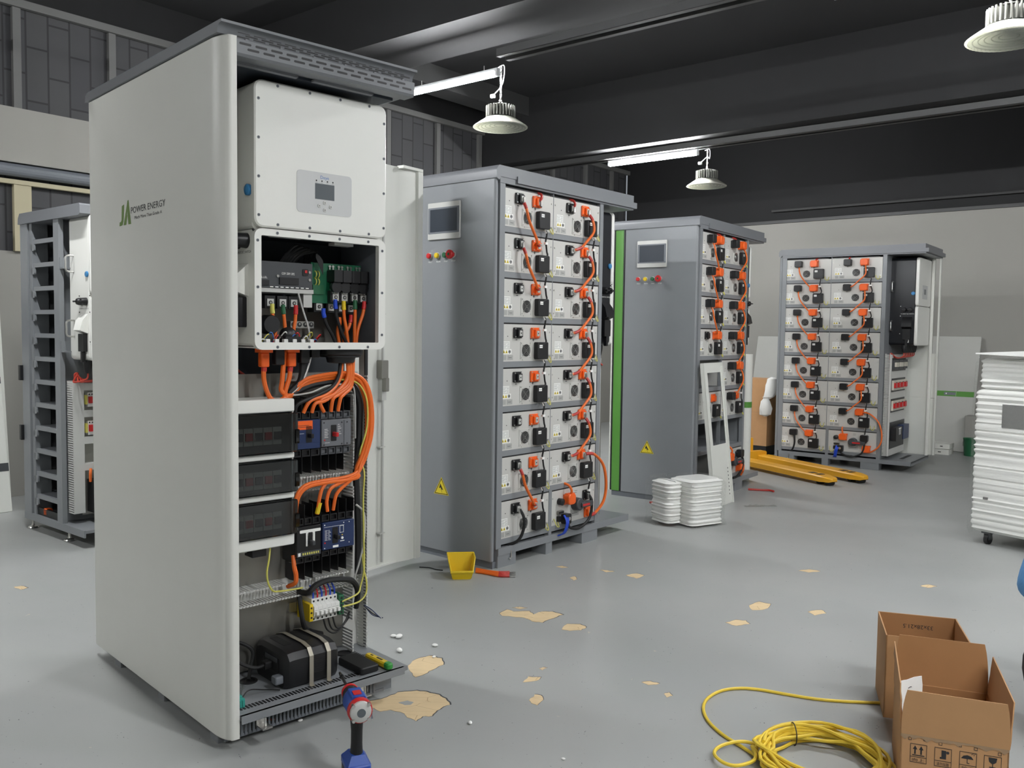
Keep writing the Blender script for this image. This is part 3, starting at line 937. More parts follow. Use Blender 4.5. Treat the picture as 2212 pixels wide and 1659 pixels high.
def grey_cabinet(fr, label, L, inner, strip):
    W = 0.74
    t = fr.put(empty('battery_cabinet', label, 'battery cabinet', 'battery cabinets'))
    g = M['grey']
    mb = MB().use(g).box(0.0, L, 0.0, W, 0.095, 0.112)
    mb.box(0.0, L, -0.012, 0.0, 0.072, 0.114).box(L - 0.004, L, -0.012, W, 0.072, 0.112)
    mb.use(M['black'])
    slots(mb, L - 0.16, L - 0.12, 0.2, 0.6, 0.112, 0.016, 0.008, 'y')
    mb.build('deck', None, t)
    for x0, x1 in ((0.0, 0.165), (0.45, 0.515), (0.83, 1.005)):
        for y0, y1 in ((-0.008, 0.11), (W - 0.12, W - 0.01)):
            lg = MB().rbox(x0, x1, y0, y1, 0.0, 0.095, 'z', 0.003).build('leg', g, t)
            if y0 < 0 and x0 == 0.0:
                MB().tube([(0.115, -0.012, 0.085), (0.115, -0.014, 0.05), (0.105, -0.014, 0.035), (0.098, -0.013, 0.045)], 0.004, 6).build('hook', M['steel'], lg)
    mb = MB()
    mb.box(-0.015, 0.03, -0.006, 0.02, 0.112, 2.21).box(0.0, 0.006, 0.02, W, 0.112, 2.21)
    mb.build('corner_post', g, t)
    mb = MB().box(0.975, 1.012, -0.004, 0.028, 0.112, 2.21).box(1.006, 1.012, 0.028, W, 0.112, 2.21)
    mb.build('corner_post', g, t)
    mb = MB().box(0.4815, 0.4865, -0.001, 0.03, 0.38, 2.2).box(0.481, 0.51, -0.003, 0.03, 0.112, 0.395)
    mb.build('middle_post', g, t)
    MB().box(0.006, 1.012, W - 0.012, W - 0.006, 0.112, 2.2).build('rear_panel', M['navy'], t)
    MB().box(1.012, L, W - 0.012, W - 0.006, 0.112, 2.2).build('rear_panel', M['doorwhite'] if inner else M['leanwhite'], t)
    if not inner:
        MB().box(1.03, L - 0.04, W - 0.014, W - 0.011, 1.12, 1.19).build('green_band', M['striplight'], t)
    shelf_parts(t, [row_top(i) - 0.2576 for i in range(8)], 0.03, 0.975)
    # roof: upper slab, and a wider gutter slab under it
    mb = MB().prism([(-0.055, 2.225), (-0.055, 2.265), (-0.047, 2.285), (-0.03, 2.298), (1.355, 2.298), (1.355, 2.235), (-0.02, 2.235), (-0.03, 2.215)], -0.014, W + 0.014, 'y')
    mb.box(0.12, 1.385, -0.022, W, 2.214, 2.252)
    mb.box(-0.02, 1.36, -0.01, W, 2.202, 2.236)
    mb.build('roof', M['capgrey'], t)
    d = MB().rbox(-0.048, -0.016, 0.002, 0.648, 0.042, 2.228, 'z', 0.012, 0.004).build('screen_door', g, t)
    hmi(d, -0.048)
    MB().box(-0.03, 0.0, 0.006, W, 0.0, 0.04).build('plinth', M['midgrey'], t)
    mb = MB().use(M['black']).rbox(-0.042, -0.014, 0.65, 0.752, 0.045, 2.235, 'z', 0.004)
    mb.use(M['striplight']).rbox(-0.046, -0.02, 0.662, 0.736, 0.045, 2.235, 'z', 0.003)
    mb.use(M['panelwhite']).rbox(-0.05, 0.0, 0.752, 0.762, 0.045, 2.235, 'z', 0.003)
    mb.build('green_trim', None, t)
    # inverter bay
    duct_box(1.018, 1.066, 0.03, 0.09, 0.15, 1.2).build('wire_duct', M['duct'], t)
    mb = MB().box(1.066, 1.078, 0.03, 0.66, 0.15, 1.19)
    mb.build('cover_panel', M['duct'] if inner else M['dullsteel'], t)
    if inner:
        mb = MB().box(1.1, 1.36, 0.722, 0.727, 0.12, 0.68).box(1.1, 1.36, 0.715, 0.727, 0.68, 0.72).box(1.1, 1.36, 0.722, 0.727, 0.73, 1.2)
        mb.box(1.345, 1.36, 0.69, 0.727, 0.12, 2.2)
        mb.build('inner_lining', M['doorwhite'], t)
    MB().rbox(L - 0.03, L, W - 0.04, W + 0.0, 0.112, 2.2, 'z', 0.005).build('corner_post', M['panelwhite'] if inner else g, t)
    return t

def inverter(fr, x1, y0, z0, body, label, front='white', simple=False):
    # x1: front face; y0: side nearest the open bay.  White front, body behind it
    t = fr.put(empty('inverter', label, 'inverter', 'wall inverters'), x1, y0, z0)
    Wd, D, H = 0.527, 0.294, 0.894
    MB().rbox(-D, -0.03, 0.004, Wd - 0.004, 0.004, H - 0.004, 'x', 0.03, 0.006).build('body', body, t)
    mb = MB().rbox(-0.03, 0, 0, Wd, 0.406, H, 'x', 0.03, 0.005)
    mb.rbox(-0.03, -0.002, 0.003, Wd - 0.003, 0, 0.4, 'x', 0.03, 0.005)
    f = mb.build('front_cover', M['white'], t)
    mb = MB().use(M['greypanel']).rbox(-0.001, 0.0012, 0.152, 0.372, 0.478, 0.62, 'x', 0.014)
    mb.use(M['lcd']).box(0.0008, 0.0018, 0.225, 0.301, 0.526, 0.58)
    mb.build('display_panel', None, f)
    fitted(t, body)
    return t

def fitted(t, body):
    dark = body is M['blackbody']
    for x in (0.385, 0.8):       # two handles on the bay side: mesh built below the front, near the back
        z = 0.6 if x > 0.5 else 0.2
        mb = MB().cable([(-0.235, 0.006, z - 0.05), (-0.235, -0.04, z - 0.045), (-0.235, -0.045, z), (-0.235, -0.04, z + 0.045), (-0.235, 0.006, z + 0.05)], 0.006, 8, 6)
        mb.build('handle', M['steel'], t)
    MB().lathe([(0.018, 0.003), (0.018, -0.004), (0.014, -0.007)], (-0.05, 0, 0.53), 16, 'y').build('round_badge', M['bluebadge'], t)
    for x in (-0.125, -0.07):
        mb = MB().lathe([(0.024, 0.004), (0.022, -0.02), (0.018, -0.03)], (x, 0, 0.365), 16, 'y')
        mb.rbox(x - 0.02, x + 0.02, -0.045, -0.03, 0.36, 0.37, 'y', 0.002)
        mb.build('rotary_switch', M['black'], t)
    ink = M['paper'] if dark else M['ink']
    mb = MB().use(ink).text('PV INPUT DC SWITCH', (-0.155, 0.0008, 0.318), (1, 0, 0), (0, 0, 1), 0.012, 0.12)
    for x in (-0.16, -0.02):
        for z in (0.3, 0.12, 0.4):
            mb.cyl((x, 0.001, z), (x, 0.0042, z), 0.004, n=8)
    mb.build('side_print', None, t)
    mb = MB().use(M['black'] if dark else M['white']).loft([[(-0.14, 0.004, 0.17), (-0.05, 0.004, 0.17), (-0.05, 0.004, 0.29), (-0.14, 0.004, 0.29)], [(-0.14, -0.045, 0.19), (-0.05, -0.045, 0.19), (-0.05, -0.03, 0.25), (-0.14, -0.03, 0.25)]])
    mb.build('terminal_cover', None, t)
    mb = MB().rbox(-0.13, -0.06, -0.022, 0.004, 0.06, 0.168, 'y', 0.006).rbox(-0.105, -0.085, -0.02, 0.002, -0.005, 0.06, 'y', 0.004)
    mb.build('terminal_block', M['black'], t)
    if dark:
        MB().use(M['paper']).ring(-0.1, -0.075, 0.03, 0.065, -0.095, -0.08, 0.037, 0.058, -0.0005, 0.003).build('white_sticker', None, t)

def bay_glands(fr, t, x0=-0.25, n=6, cables=True, ye=-0.11, xe=-0.213):
    # row of black glands under the inverter, cables drooping to the duct (children: they belong to the inverter)
    mb = MB()
    for k in range(n):
        y = 0.03 + 0.07 * k
        mb.lathe([(0.026, 0), (0.026, -0.03), (0.018, -0.07), (0.012, -0.08)], (-0.12, y, 0.004), 12, 'z')
    mb.build('cable_glands', M['black'], t)
    if cables:
        for k in range(n):
            y = 0.03 + 0.07 * k
            MB().cable([(-0.12, y, -0.07), (-0.125, y - 0.005, -0.11), (-0.17, y * 0.5 - 0.05, -0.13), (xe + 0.013, ye + 0.01, -0.085 - 0.006 * k), (xe, ye - 0.005, -0.09), (xe - 0.002, ye, -0.15)], 0.0055, 6, 6).build('output_cable', M['redcable'], t)

# ------------------------------------------------------------------ the white cabinet in front
def open_duct(a0, a1, wall0, wall1, x0, x1, along, pitch=0.0125, gaps=((), ())):
    # open trunking: two rows of fingers pointing at +x on a base strip, with a folded tip on each finger
    mb = MB()
    if along == 'z': mb.box(x0, x0 + 0.002, wall0, wall1, a0, a1)
    else: mb.box(x0, x0 + 0.002, a0, a1, wall0, wall1)
    for k, wv in enumerate((wall0, wall1)):
        q = a0
        tip = 0.005 if k == 0 else -0.005
        while q < a1 - 0.006:
            if not any(g0 < q < g1 for g0, g1 in gaps[k]):
                t0, t1 = sorted((wv, wv + tip))
                if along == 'z':
                    mb.box(x0, x1, wv - 0.0008, wv + 0.0008, q, q + 0.0075)
                    mb.box(x1 - 0.0016, x1, t0, t1, q - 0.001, q + 0.0085)
                else:
                    mb.box(x0, x1, q, q + 0.0075, wv - 0.0008, wv + 0.0008)
                    mb.box(x1 - 0.0016, x1, q - 0.001, q + 0.0085, t0, t1)
            q += pitch
    return mb

def white_cabinet():
    fr = C1
    t = fr.put(empty('battery_cabinet', 'tall white cabinet with a green and black logo, nearest the camera', 'battery cabinet', 'battery cabinets'))
    W, H = 0.735, 2.298
    # side panel: flat, with a rounded front edge that turns towards the open end
    arc = [(1.185 + 0.08 * sin(RD(a)), 0.034 - 0.034 * cos(RD(a))) for a in range(0, 91, 9)]
    inn = [(1.185 + 0.077 * sin(RD(a)), 0.034 - 0.031 * cos(RD(a))) for a in range(90, -1, -9)]
    poly = [(0.062, 0.012), (0.066, 0.003), (0.075, 0.0)] + arc + [(1.265, 0.05), (1.24, 0.05), (1.24, 0.047), (1.262, 0.047)] + inn + [(0.075, 0.003), (0.065, 0.012)]
    L = []
    for ins, z in ((0.004, 0.040), (0.0, 0.045), (0, 2.258), (0.004, 2.262)):
        L.append([(x, y + ins * (y < 0.02), z) for x, y in poly])
    p = MB().loft(L).build('side_panel', M['panelwhite'], t)
    q = MB().use(M['logogreen'])
    sx = lambda v: 0.4 + (v - 290) / 390 * 0.115
    J = [(380, 1.815), (455, 1.819), (435, 1.772), (424, 1.757), (395, 1.744), (345, 1.742), (290, 1.742), (300, 1.756), (340, 1.757), (365, 1.763)]
    q.prism([(sx(a), b) for a, b in J], -0.0008, 0.0, 'y')
    A_ = [(573, 1.829), (602, 1.832), (682, 1.742), (597, 1.742), (572, 1.776), (559, 1.776), (520, 1.742), (435, 1.742)]
    q.prism([(sx(a), b) for a, b in A_], -0.0008, 0.0, 'y')
    q.use(M['panelwhite']).prism([(sx(a), b) for a, b in ((566, 1.79), (572, 1.776), (559, 1.776))], -0.001, 0, 'y')
    q.use(M['ink']).text('POWER ENERGY', (0.517, -0.0008, 1.779), (1, 0, 0), (0, 0, 1), 0.033, 0.315)
    q.text('Much More Than Grade A', (0.552, -0.0008, 1.756), (1, 0, 0), (0, 0, 1), 0.0165, 0.25)
    q.build('logo_lettering', None, p, False)
    # roof with a slotted air outlet over the open end
    prof = [(0.05, 2.264), (0.05, 2.274), (0.056, 2.288), (0.07, 2.296), (0.085, H), (1.278, H), (1.278, 2.290), (1.264, 2.288), (1.252, 2.278), (1.248, 2.264)]
    mb = MB().use(M['capgrey']).prism(prof, -0.006, W, 'y')
    mb.prism([(1.2, 2.27), (1.25, 2.27), (1.248, 2.262), (1.262, 2.256), (1.262, 2.214), (1.255, 2.206), (1.2, 2.206)], 0.052, W, 'y')
    mb.box(0.2, 1.2, 0.004, W, 2.214, 2.264)
    mb.use(M['black'])
    y = 0.06; k = 0
    while y < W - 0.05:
        for r_, z in enumerate((2.244, 2.229)):
            yy = y + (0.027 if r_ else 0)
            mb.rbox(1.2622, 1.2628, yy, yy + 0.04, z - 0.0035, z + 0.0035, 'x', 0.0034)
        for r_, z in enumerate((2.267, 2.273, 2.279)):
            yy = y + (0.027 if r_ % 2 else 0)
            s0 = len(mb.v)
            x = 1.248 + (z - 2.262) / 0.016 * 0.004
            mb.box(x - 0.001, x + 0.0012, yy, yy + 0.04, z - 0.0018, z + 0.0018)
        y += 0.054; k += 1
    mb.use(M['capgrey'])
    for y in range(6):
        mb.box(1.25, 1.2625, 0.08 + y * 0.12, 0.09 + y * 0.12, 2.254, 2.26)
    mb.box(1.18, 1.2, 0.05, 0.3, 2.198, 2.206).box(1.18, 1.2, 0.36, 0.6, 2.198, 2.206)
    mb.build('roof', None, t)
    mb = MB().use(M['navy']).box(0.8, 0.806, 0.012, W, 0.115, 2.21).box(0.2, 1.17, 0.012, W - 0.03, 2.204, 2.213)
    mb.build('divider_panel', None, t)
    mb = MB().box(0.07, 0.11, W - 0.04, W, 0.112, 2.25).box(0.07, 0.11, 0.006, 0.04, 0.112, 2.25)
    mb.build('corner_post', M['grey'], t)
    MB().use(M['doorwhite']).box(0.955, 0.992, W - 0.03, W - 0.018, 0.112, 2.21).use(M['rubber']).box(0.992, 0.999, W - 0.03, W - 0.018, 0.112, 2.21).build('corner_post', None, t)
    # deck, lip, slots, cable holes
    mb = MB().use(M['grey']).box(0.07, 1.18, 0.006, W - 0.02, 0.098, 0.114).box(1.18, 1.272, 0.053, W - 0.02, 0.098, 0.114)
    mb.prism([(1.262, 0.114), (1.275, 0.114), (1.275, 0.088), (1.271, 0.088), (1.271, 0.11)], 0.053, W - 0.036, 'y')
    mb.use(M['black'])
    slots(mb, 1.200, 1.228, 0.06, 0.565, 0.1142, 0.0125, 0.007, 'y')
    slots(mb, 0.985, 1.15, 0.628, 0.65, 0.1142, 0.0115, 0.006, 'x')
    for x, y in ((1.011, 0.605), (1.018, 0.205)):
        mb.cyl((x, y, 0.1125), (x, y, 0.1148), 0.026, n=24)
    mb.use(M['rubber'])
    for x, y in ((1.011, 0.605), (1.018, 0.205)):
        mb.torus((x, y, 0.115), 0.028, 0.004, 'z', 24, 6)
    mb.build('deck', None, t)
    for a, b in ((0.235, 0.298), (0.676, 0.73), (1.11, 1.17)):
        MB().rbox(a, b, 0.02, 0.13, 0, 0.098, 'z', 0.003).build('leg', M['grey'], t)
        MB().rbox(a, b, W - 0.12, W - 0.02, 0, 0.098, 'z', 0.003).build('leg', M['grey'], t)
    mb = MB().use(M['midgrey'])
    y = 0.03
    while y < 0.6:
        mb.box(1.225, 1.23, y, y + 0.007, 0.03, 0.098); y += 0.014
    mb.box(1.222, 1.226, 0.02, 0.64, 0.026, 0.036)
    mb.build('floor_grille', None, t)
    for y in (0.105, 0.49):
        mb = MB().box(1.272, 1.315, y, y + 0.035, 0.066, 0.071).box(1.268, 1.273, y, y + 0.035, 0.066, 0.1)
        mb.cyl((1.297, y + 0.018, 0.06), (1.297, y + 0.018, 0.1), 0.004, n=8)
        mb.build('clamp_bracket', M['steel'], t)
    # mounting plate and wiring ducts
    mb = MB().use(M['dullsteel']).box(0.945, 0.95, 0.05, 0.70, 0.125, 1.20)
    mb.use(M['alu']).box(0.95, 0.985, 0.37, 0.68, 1.172, 1.202)
    for y in (0.4, 0.66):
        mb.use(M['steel']).cyl((0.984, y, 1.187), (0.989, y, 1.187), 0.006, n=10)
    mb.build('mounting_plate', None, t)
    open_duct(0.118, 1.19, 0.636, 0.704, 0.95, 1.022, 'z', gaps=(((0.765, 0.82), (0.385, 0.44), (0.2, 0.235)), ())).build('wire_duct', M['duct'], t)
    open_duct(0.36, 0.62, 0.768, 0.822, 0.95, 1.022, 'y').build('wire_duct', M['duct'], t)
    open_duct(0.06, 0.62, 0.382, 0.438, 0.95, 1.022, 'y', gaps=((), ((0.35, 0.4), (0.455, 0.47)))).build('wire_duct', M['duct'], t)
    # open door behind, with its locking rods
    A, B = C1.w(0.03, 0.745, 0), Vector((-0.557, 5.10, 0))
    dx = (B - A).normalized(); dn = Vector((dx.y, -dx.x, 0))
    mt = Matrix(((dx.x, dn.x, 0, A.x), (dx.y, dn.y, 0, A.y), (0, 0, 1, 0), (0, 0, 0, 1)))
    inv = (Matrix.Translation(fr.o) @ Matrix.Rotation(fr.a, 4, 'Z')).inverted() @ mt
    Wd = (B - A).length
    pl = [(0.0, 0.0), (Wd - 0.19, 0.0), (Wd - 0.17, 0.012), (Wd - 0.09, 0.03), (Wd - 0.045, 0.03), (Wd - 0.04, 0.045), (Wd, 0.045), (Wd, -0.03), (Wd - 0.02, -0.04), (0.0, -0.04)]
    mb = MB().use(M['doorwhite']).prism(pl, 0.05, 2.27)
    mb.rbox(Wd - 0.17, Wd - 0.004, 0.0, 0.05, 2.26, 2.275, 'z', 0.003)
    mb.box(0, Wd - 0.07, 0.0, 0.012, 0.05, 0.06)
    mb.xf(inv)
    d = mb.build('open_door', None, t)
    rx = Wd - 0.3
    mb = MB().cyl((rx, 0.022, 0.08), (rx, 0.022, 2.2), 0.007, n=8)
    for z in (0.24, 0.72, 1.45):
        mb.box(rx - 0.025, rx + 0.015, 0.0, 0.03, z, z + 0.006)
    mb.box(rx - 0.015, rx + 0.02, 0.0, 0.03, 0.98, 1.1)
    mb.xf(inv); mb.build('locking_rod', M['alu'], d)
    mb = MB().rbox(rx - 0.027, rx + 0.025, 0.0, 0.04, 1.1, 1.2, 'y', 0.006).rbox(rx - 0.015, rx + 0.01, 0.03, 0.06, 1.03, 1.105, 'y', 0.006)
    mb.xf(inv); mb.build('latch', M['dullsteel'], d)
    mb = MB()
    for z in (0.4, 1.2, 1.95):
        mb.box(-0.03, 0.04, -0.06, -0.03, z, z + 0.06)
    mb.xf(inv); mb.build('hinge', M['grey'], d)
    return t
white_cabinet()

def open_inverter():
    fr = C1
    t = fr.put(empty('inverter', 'white inverter with its lower cover removed, inside the white cabinet', 'inverter', 'wall inverters'), 1.143, 0.171, 1.291)
    W, D, H = 0.527, 0.294, 0.894
    mb = MB().use(M['white']).rbox(-D, -0.03, 0.004, W - 0.004, 0.402, H - 0.004, 'x', 0.02)
    mb.box(-D, -0.024, 0.004, 0.008, 0.02, 0.402).use(M['midgrey']).box(-D, -0.024, 0.008, 0.010, 0.02, 0.402)
    mb.use(M['white']).box(-D, -0.024, W - 0.008, W - 0.004, 0.02, 0.402).use(M['midgrey']).box(-D, -0.024, W - 0.01, W - 0.008, 0.02, 0.402)
    mb.use(M['white']).prism([(0.004, 0.02), (0.02, 0.004), (W - 0.02, 0.004), (W - 0.004, 0.02), (W - 0.008, 0.022), (W - 0.022, 0.009), (0.022, 0.009), (0.008, 0.022)], -D, -0.024, 'x')
    mb.use(M['dullsteel']).box(-D, -D + 0.004, 0.006, W - 0.006, 0.006, 0.19).box(-D, -0.03, 0.01, W - 0.01, 0.009, 0.012)
    mb.use(M['navy']).box(-D, -D + 0.004, 0.006, W - 0.006, 0.19, 0.402).box(-D, -0.03, 0.01, W - 0.01, 0.398, 0.402)
    mb.build('body', None, t)
    mb = MB().rbox(-0.03, 0, 0, W, 0.41, H, 'x', 0.03, 0.005)
    f = mb.build('front_cover', M['white'], t)
    mb = MB().use(M['greypanel']).rbox(-0.001, 0.0014, 0.155, 0.375, 0.474, 0.618, 'x', 0.014)
    mb.use(M['lcd']).box(0.001, 0.002, 0.226, 0.303, 0.525, 0.579)
    for y in (0.231, 0.253, 0.275, 0.297):
        mb.use(M['ink']).cyl((0.001, y, 0.5885), (0.002, y, 0.5885), 0.0028, n=10)
        mb.use(M['inkgrey']).box(0.001, 0.0018, y - 0.004, y + 0.004, 0.5815, 0.5825)
    for y, z in ((0.264, 0.514), (0.242, 0.502), (0.288, 0.502), (0.264, 0.489)):
        mb.use(M['alu']).rbox(0.001, 0.004, y - 0.0065, y + 0.0065, z - 0.006, z + 0.006, 'x', 0.004, 0.001)
        mb.use(M['inkgrey']).box(0.0038, 0.0044, y - 0.002, y + 0.002, z - 0.002, z + 0.002)
    mb.use(M['logoblue']).text('Deye', (0.0018, 0.247, 0.596), (0, 1, 0), (0, 0, 1), 0.016, 0.034)
    mb.build('display_panel', None, f, False)
    fr_ = MB().ring(0, W, 0.0, 0.406, 0.025, 0.497, 0.025, 0.383, -0.024, -0.003, 'x', 0.028, 0.004).build('lower_frame', M['white'], t)
    mb = MB()
    def screw(y, z, x=0.0):
        mb.use(M['midgrey']).cyl((x - 0.003, y, z), (x + 0.0012, y, z), 0.0052, n=12)
        mb.use(M['ink']).cyl((x, y, z), (x + 0.0016, y, z), 0.002, n=8)
    for y in (0.084, 0.206, 0.328, 0.45):
        screw(y, 0.882); screw(y, 0.422); screw(y, 0.394, -0.003); screw(y, 0.009, -0.003)
    for z in (0.83, 0.703, 0.576, 0.449):
        screw(0.014, z); screw(0.515, z)
    for z in (0.365, 0.21, 0.054):
        screw(0.0115, z, -0.003); screw(0.512, z, -0.003)
    mb.build('cover_screws', None, f)
    # ------- what the open lower half shows
    mb = MB().use(M['darkgrey']).box(-0.21, -0.095, 0.03, 0.272, 0.215, 0.306)
    mb.use(M['paper']).text('COM  DRM  BMS', (-0.0945, 0.15, 0.262), (0, 1, 0), (0, 0, 1), 0.012, 0.05).text('PARALLEL', (-0.0945, 0.045, 0.246), (0, 1, 0), (0, 0, 1), 0.01, 0.05)
    mb.use(M['black']).box(-0.096, -0.09, 0.14, 0.215, 0.228, 0.252).box(-0.096, -0.09, 0.045, 0.1, 0.222, 0.24).rbox(-0.096, -0.092, 0.232, 0.254, 0.262, 0.286, 'x', 0.003)
    mb.use(M['red']).box(-0.093, -0.0905, 0.24, 0.249, 0.272, 0.282)
    for k in range(10):
        mb.use(M['alu']).box(-0.0955, -0.094, 0.143 + 0.0072 * k, 0.147 + 0.0072 * k, 0.232, 0.246)
    for y, z in ((0.05, 0.296), (0.26, 0.275), (0.26, 0.248), (0.134, 0.256), (0.036, 0.23)):
        mb.use(M['steel']).cyl((-0.096, y, z), (-0.091, y, z), 0.005, n=10)
    for k in range(8):
        mb.use(M['paper']).box(-0.0955, -0.094, 0.105 + 0.02 * k, 0.117 + 0.02 * k, 0.216, 0.2195)
    mb.use(M['alu']).box(-0.22, -0.1, 0.028, 0.28, 0.199, 0.214).box(-0.2, -0.11, 0.245, 0.28, 0.15, 0.2)
    mb.build('control_box', None, t)
    mb = MB().use(M['pcb']).box(-0.13, -0.126, 0.285, 0.5, 0.168, 0.315)
    for y in (0.3, 0.312):
        for z in (0.272, 0.245):
            mb.use(M['yg']).torus((-0.124, y, z), 0.012, 0.0022, 'y', 12, 5)
    mb.use(M['green']).box(-0.128, -0.12, 0.29, 0.335, 0.2, 0.235)
    for k in range(4):
        y = 0.352 + 0.0385 * k
        mb.use(M['black']).rbox(-0.128, -0.075, y, y + 0.036, 0.246, 0.29, 'x', 0.002)
        mb.use(M['black']).lathe([(0.011, -0.1), (0.022, -0.1), (0.022, -0.085), (0.011, -0.085)], (0, y + 0.018, 0.228), 14, 'x')
        mb.use(M['alu']).box(-0.12, -0.09, y + 0.008, y + 0.028, 0.205, 0.222)
        for q in range(2):
            mb.use(M['steel']).cyl((-0.124, y + 0.008 + q * 0.014, 0.304), (-0.119, y + 0.008 + q * 0.014, 0.304), 0.005, n=8)
            mb.cyl((-0.124, y + 0.008 + q * 0.014, 0.296), (-0.119, y + 0.008 + q * 0.014, 0.296), 0.0035, n=8)
    mb.build('relay_board', None, t)
    for y, z in [(0.11, 0.163), (0.158, 0.163), (0.202, 0.163), (0.374, 0.191), (0.412, 0.191), (0.456, 0.192), (0.495, 0.19), (0.322, 0.155), (0.374, 0.154), (0.42, 0.153), (0.46, 0.152)]:
        f_ = -0.1 if z > 0.16 else -0.13
        mb = MB()
        mb.use(M['black']).box(f_ - 0.05, f_ - 0.004, y - 0.02, y + 0.02, z - 0.02, z + 0.024)
        mb.use(M['alu']).box(f_ - 0.006, f_, y - 0.0125, y + 0.0125, z - 0.013, z + 0.013)
        mb.use(M['ink']).cyl((f_ - 0.001, y, z), (f_ + 0.0008, y, z), 0.007, n=12)
        mb.use(M['steel']).cyl((f_, y, z), (f_ + 0.0016, y, z), 0.004, n=8)
        mb.build('screw_terminal', None, t)
    mb = MB().use(M['steel']).box(-0.2, -0.14, 0.21, 0.305, 0.075, 0.1)
    for k in range(4):
        mb.use(M['ink']).cyl((-0.142, 0.222 + 0.024 * k, 0.088), (-0.139, 0.222 + 0.024 * k, 0.088), 0.009, n=12)
        mb.use(M['steel']).cyl((-0.142, 0.222 + 0.024 * k, 0.09), (-0.138, 0.222 + 0.024 * k, 0.09), 0.004, n=8)
    mb.build('earth_bar', None, t)
    cab = [('olive', M['yg'], M['orange'], [(0.108, 0.14), (0.112, 0.1), (0.12, 0.06), (0.11, 0.012)]), ('g', M['green'], M['orange'], [(0.15, 0.138), (0.155, 0.1), (0.158, 0.06), (0.16, 0.012)]), ('r', M['red'], M['orange'], [(0.2, 0.138), (0.197, 0.1), (0.19, 0.06), (0.185, 0.012)]),
           ('b', M['brightblue'], M['rubber'], [(0.312, 0.13), (0.325, 0.09), (0.35, 0.05), (0.37, 0.008)]), ('b', M['brightblue'], M['rubber'], [(0.362, 0.164), (0.368, 0.12), (0.39, 0.06), (0.42, 0.008)]),
           ('y', M['yellow'], M['orange'], [(0.398, 0.16), (0.4, 0.12), (0.41, 0.07), (0.42, 0.006)]), ('g', M['green'], M['orange'], [(0.448, 0.165), (0.448, 0.12), (0.446, 0.07), (0.445, 0.006)]), ('r', M['red'], M['orange'], [(0.488, 0.162), (0.482, 0.13), (0.46, 0.07), (0.452, 0.006)]),
           ('o', M['orange'], M['orange'], [(0.39, 0.1), (0.382, 0.07), (0.385, 0.04), (0.392, 0.006)]), ('o', M['red'], M['orange'], [(0.44, 0.11), (0.43, 0.08), (0.41, 0.05), (0.408, 0.006)])]
    for k, (nm, mb_, mc, pts) in enumerate(cab):
        x = -0.085 if k < 8 else -0.1
        c = MB().cable([(x, y, z) for y, z in pts], 0.0062, 8, 6).build('power_lead', mc, t)
        (y0, z0), (y1, z1) = pts[0], pts[1]
        MB().tube([(x, y0, z0 + 0.018), (x, y0, z0), (x, y0 + (y1 - y0) * 0.35, z0 + (z1 - z0) * 0.35), (x, y0 + (y1 - y0) * 0.4, z0 + (z1 - z0) * 0.4)], [0.0075, 0.0078, 0.0085, 0.0064], 8).build('coloured_boot', mb_, c)
    mb = MB().use(M['black']).lathe([(0.03, -0.13), (0.034, -0.12), (0.034, -0.08), (0.03, -0.07)], (0, 0.1, 0.086), 18, 'x').ball((-0.085, 0.168, 0.05), 0.03, 10).rbox(-0.13, -0.05, 0.14, 0.2, 0.012, 0.045, 'x', 0.006)
    mb.build('ferrite_core', None, t)
    mb = MB()
    for k in range(14):
        y = 0.04 + 0.017 * k
        mb.use((M['paper'], M['yg'], M['logoblue'], M['red'], M['rubber'])[k % 5]).cable([(-0.06 - 0.02 * (k % 3), y, 0.014), (-0.055, y + 0.012, 0.035 + 0.012 * (k % 3)), (-0.07, y + 0.03, 0.03 + 0.02 * (k % 2)), (-0.1, y + 0.02, 0.02)], 0.0022, 5, 5)
    for k in range(7):
        mb.use(M['paper']).rbox(-0.06, -0.045, 0.03 + 0.034 * k, 0.045 + 0.034 * k, 0.014, 0.036, 'x', 0.003)
    mb.build('signal_wires', None, t)
    mb = MB().cable([(-0.09, 0.212, 0.2), (-0.088, 0.23, 0.14), (-0.085, 0.252, 0.07), (-0.085, 0.255, 0.012)], 0.0035, 6, 6)
    mb.build('grey_lead', M['alu'], t)
    mb = MB()
    for k in range(5):
        mb.cable([(-0.15, 0.17 + 0.012 * k, 0.3), (-0.13, 0.19 + 0.014 * k, 0.34), (-0.12, 0.22 + 0.02 * k, 0.37 - 0.004 * k), (-0.16, 0.28 + 0.01 * k, 0.35), (-0.2, 0.3, 0.3)], 0.006, 6, 6)
    mb.build('internal_harness', M['rubber'], t)
    MB().cable([(-0.15, 0.08, 0.38), (-0.12, 0.06, 0.34), (-0.12, 0.05, 0.3)], 0.003, 6, 6).build('thin_lead', M['rubber'], t)
    mb = MB().loft([[(-0.1, 0.29 + 0.006 * k, 0.345 - 0.001 * k * k), (-0.1, 0.29 + 0.006 * k, 0.33 - 0.012 * k)] + [(-0.101, 0.29 + 0.006 * k, 0.33 - 0.012 * k), (-0.101, 0.29 + 0.006 * k, 0.345 - 0.001 * k * k)] for k in range(6)])
    mb.build('ribbon_cable', M['rubber'], t)
    mb = MB().use(M['alu']).box(-0.06, -0.05, 0.08, 0.2, 0.385, 0.392).box(-0.08, -0.04, 0.33, 0.41, 0.375, 0.385)
    mb.build('bracket', None, t)
    # side face: switches, badge, cover
    MB().lathe([(0.019, 0.004), (0.019, -0.006), (0.014, -0.009)], (-0.046, 0, 0.534), 16, 'y').build('round_badge', M['bluebadge'], t)
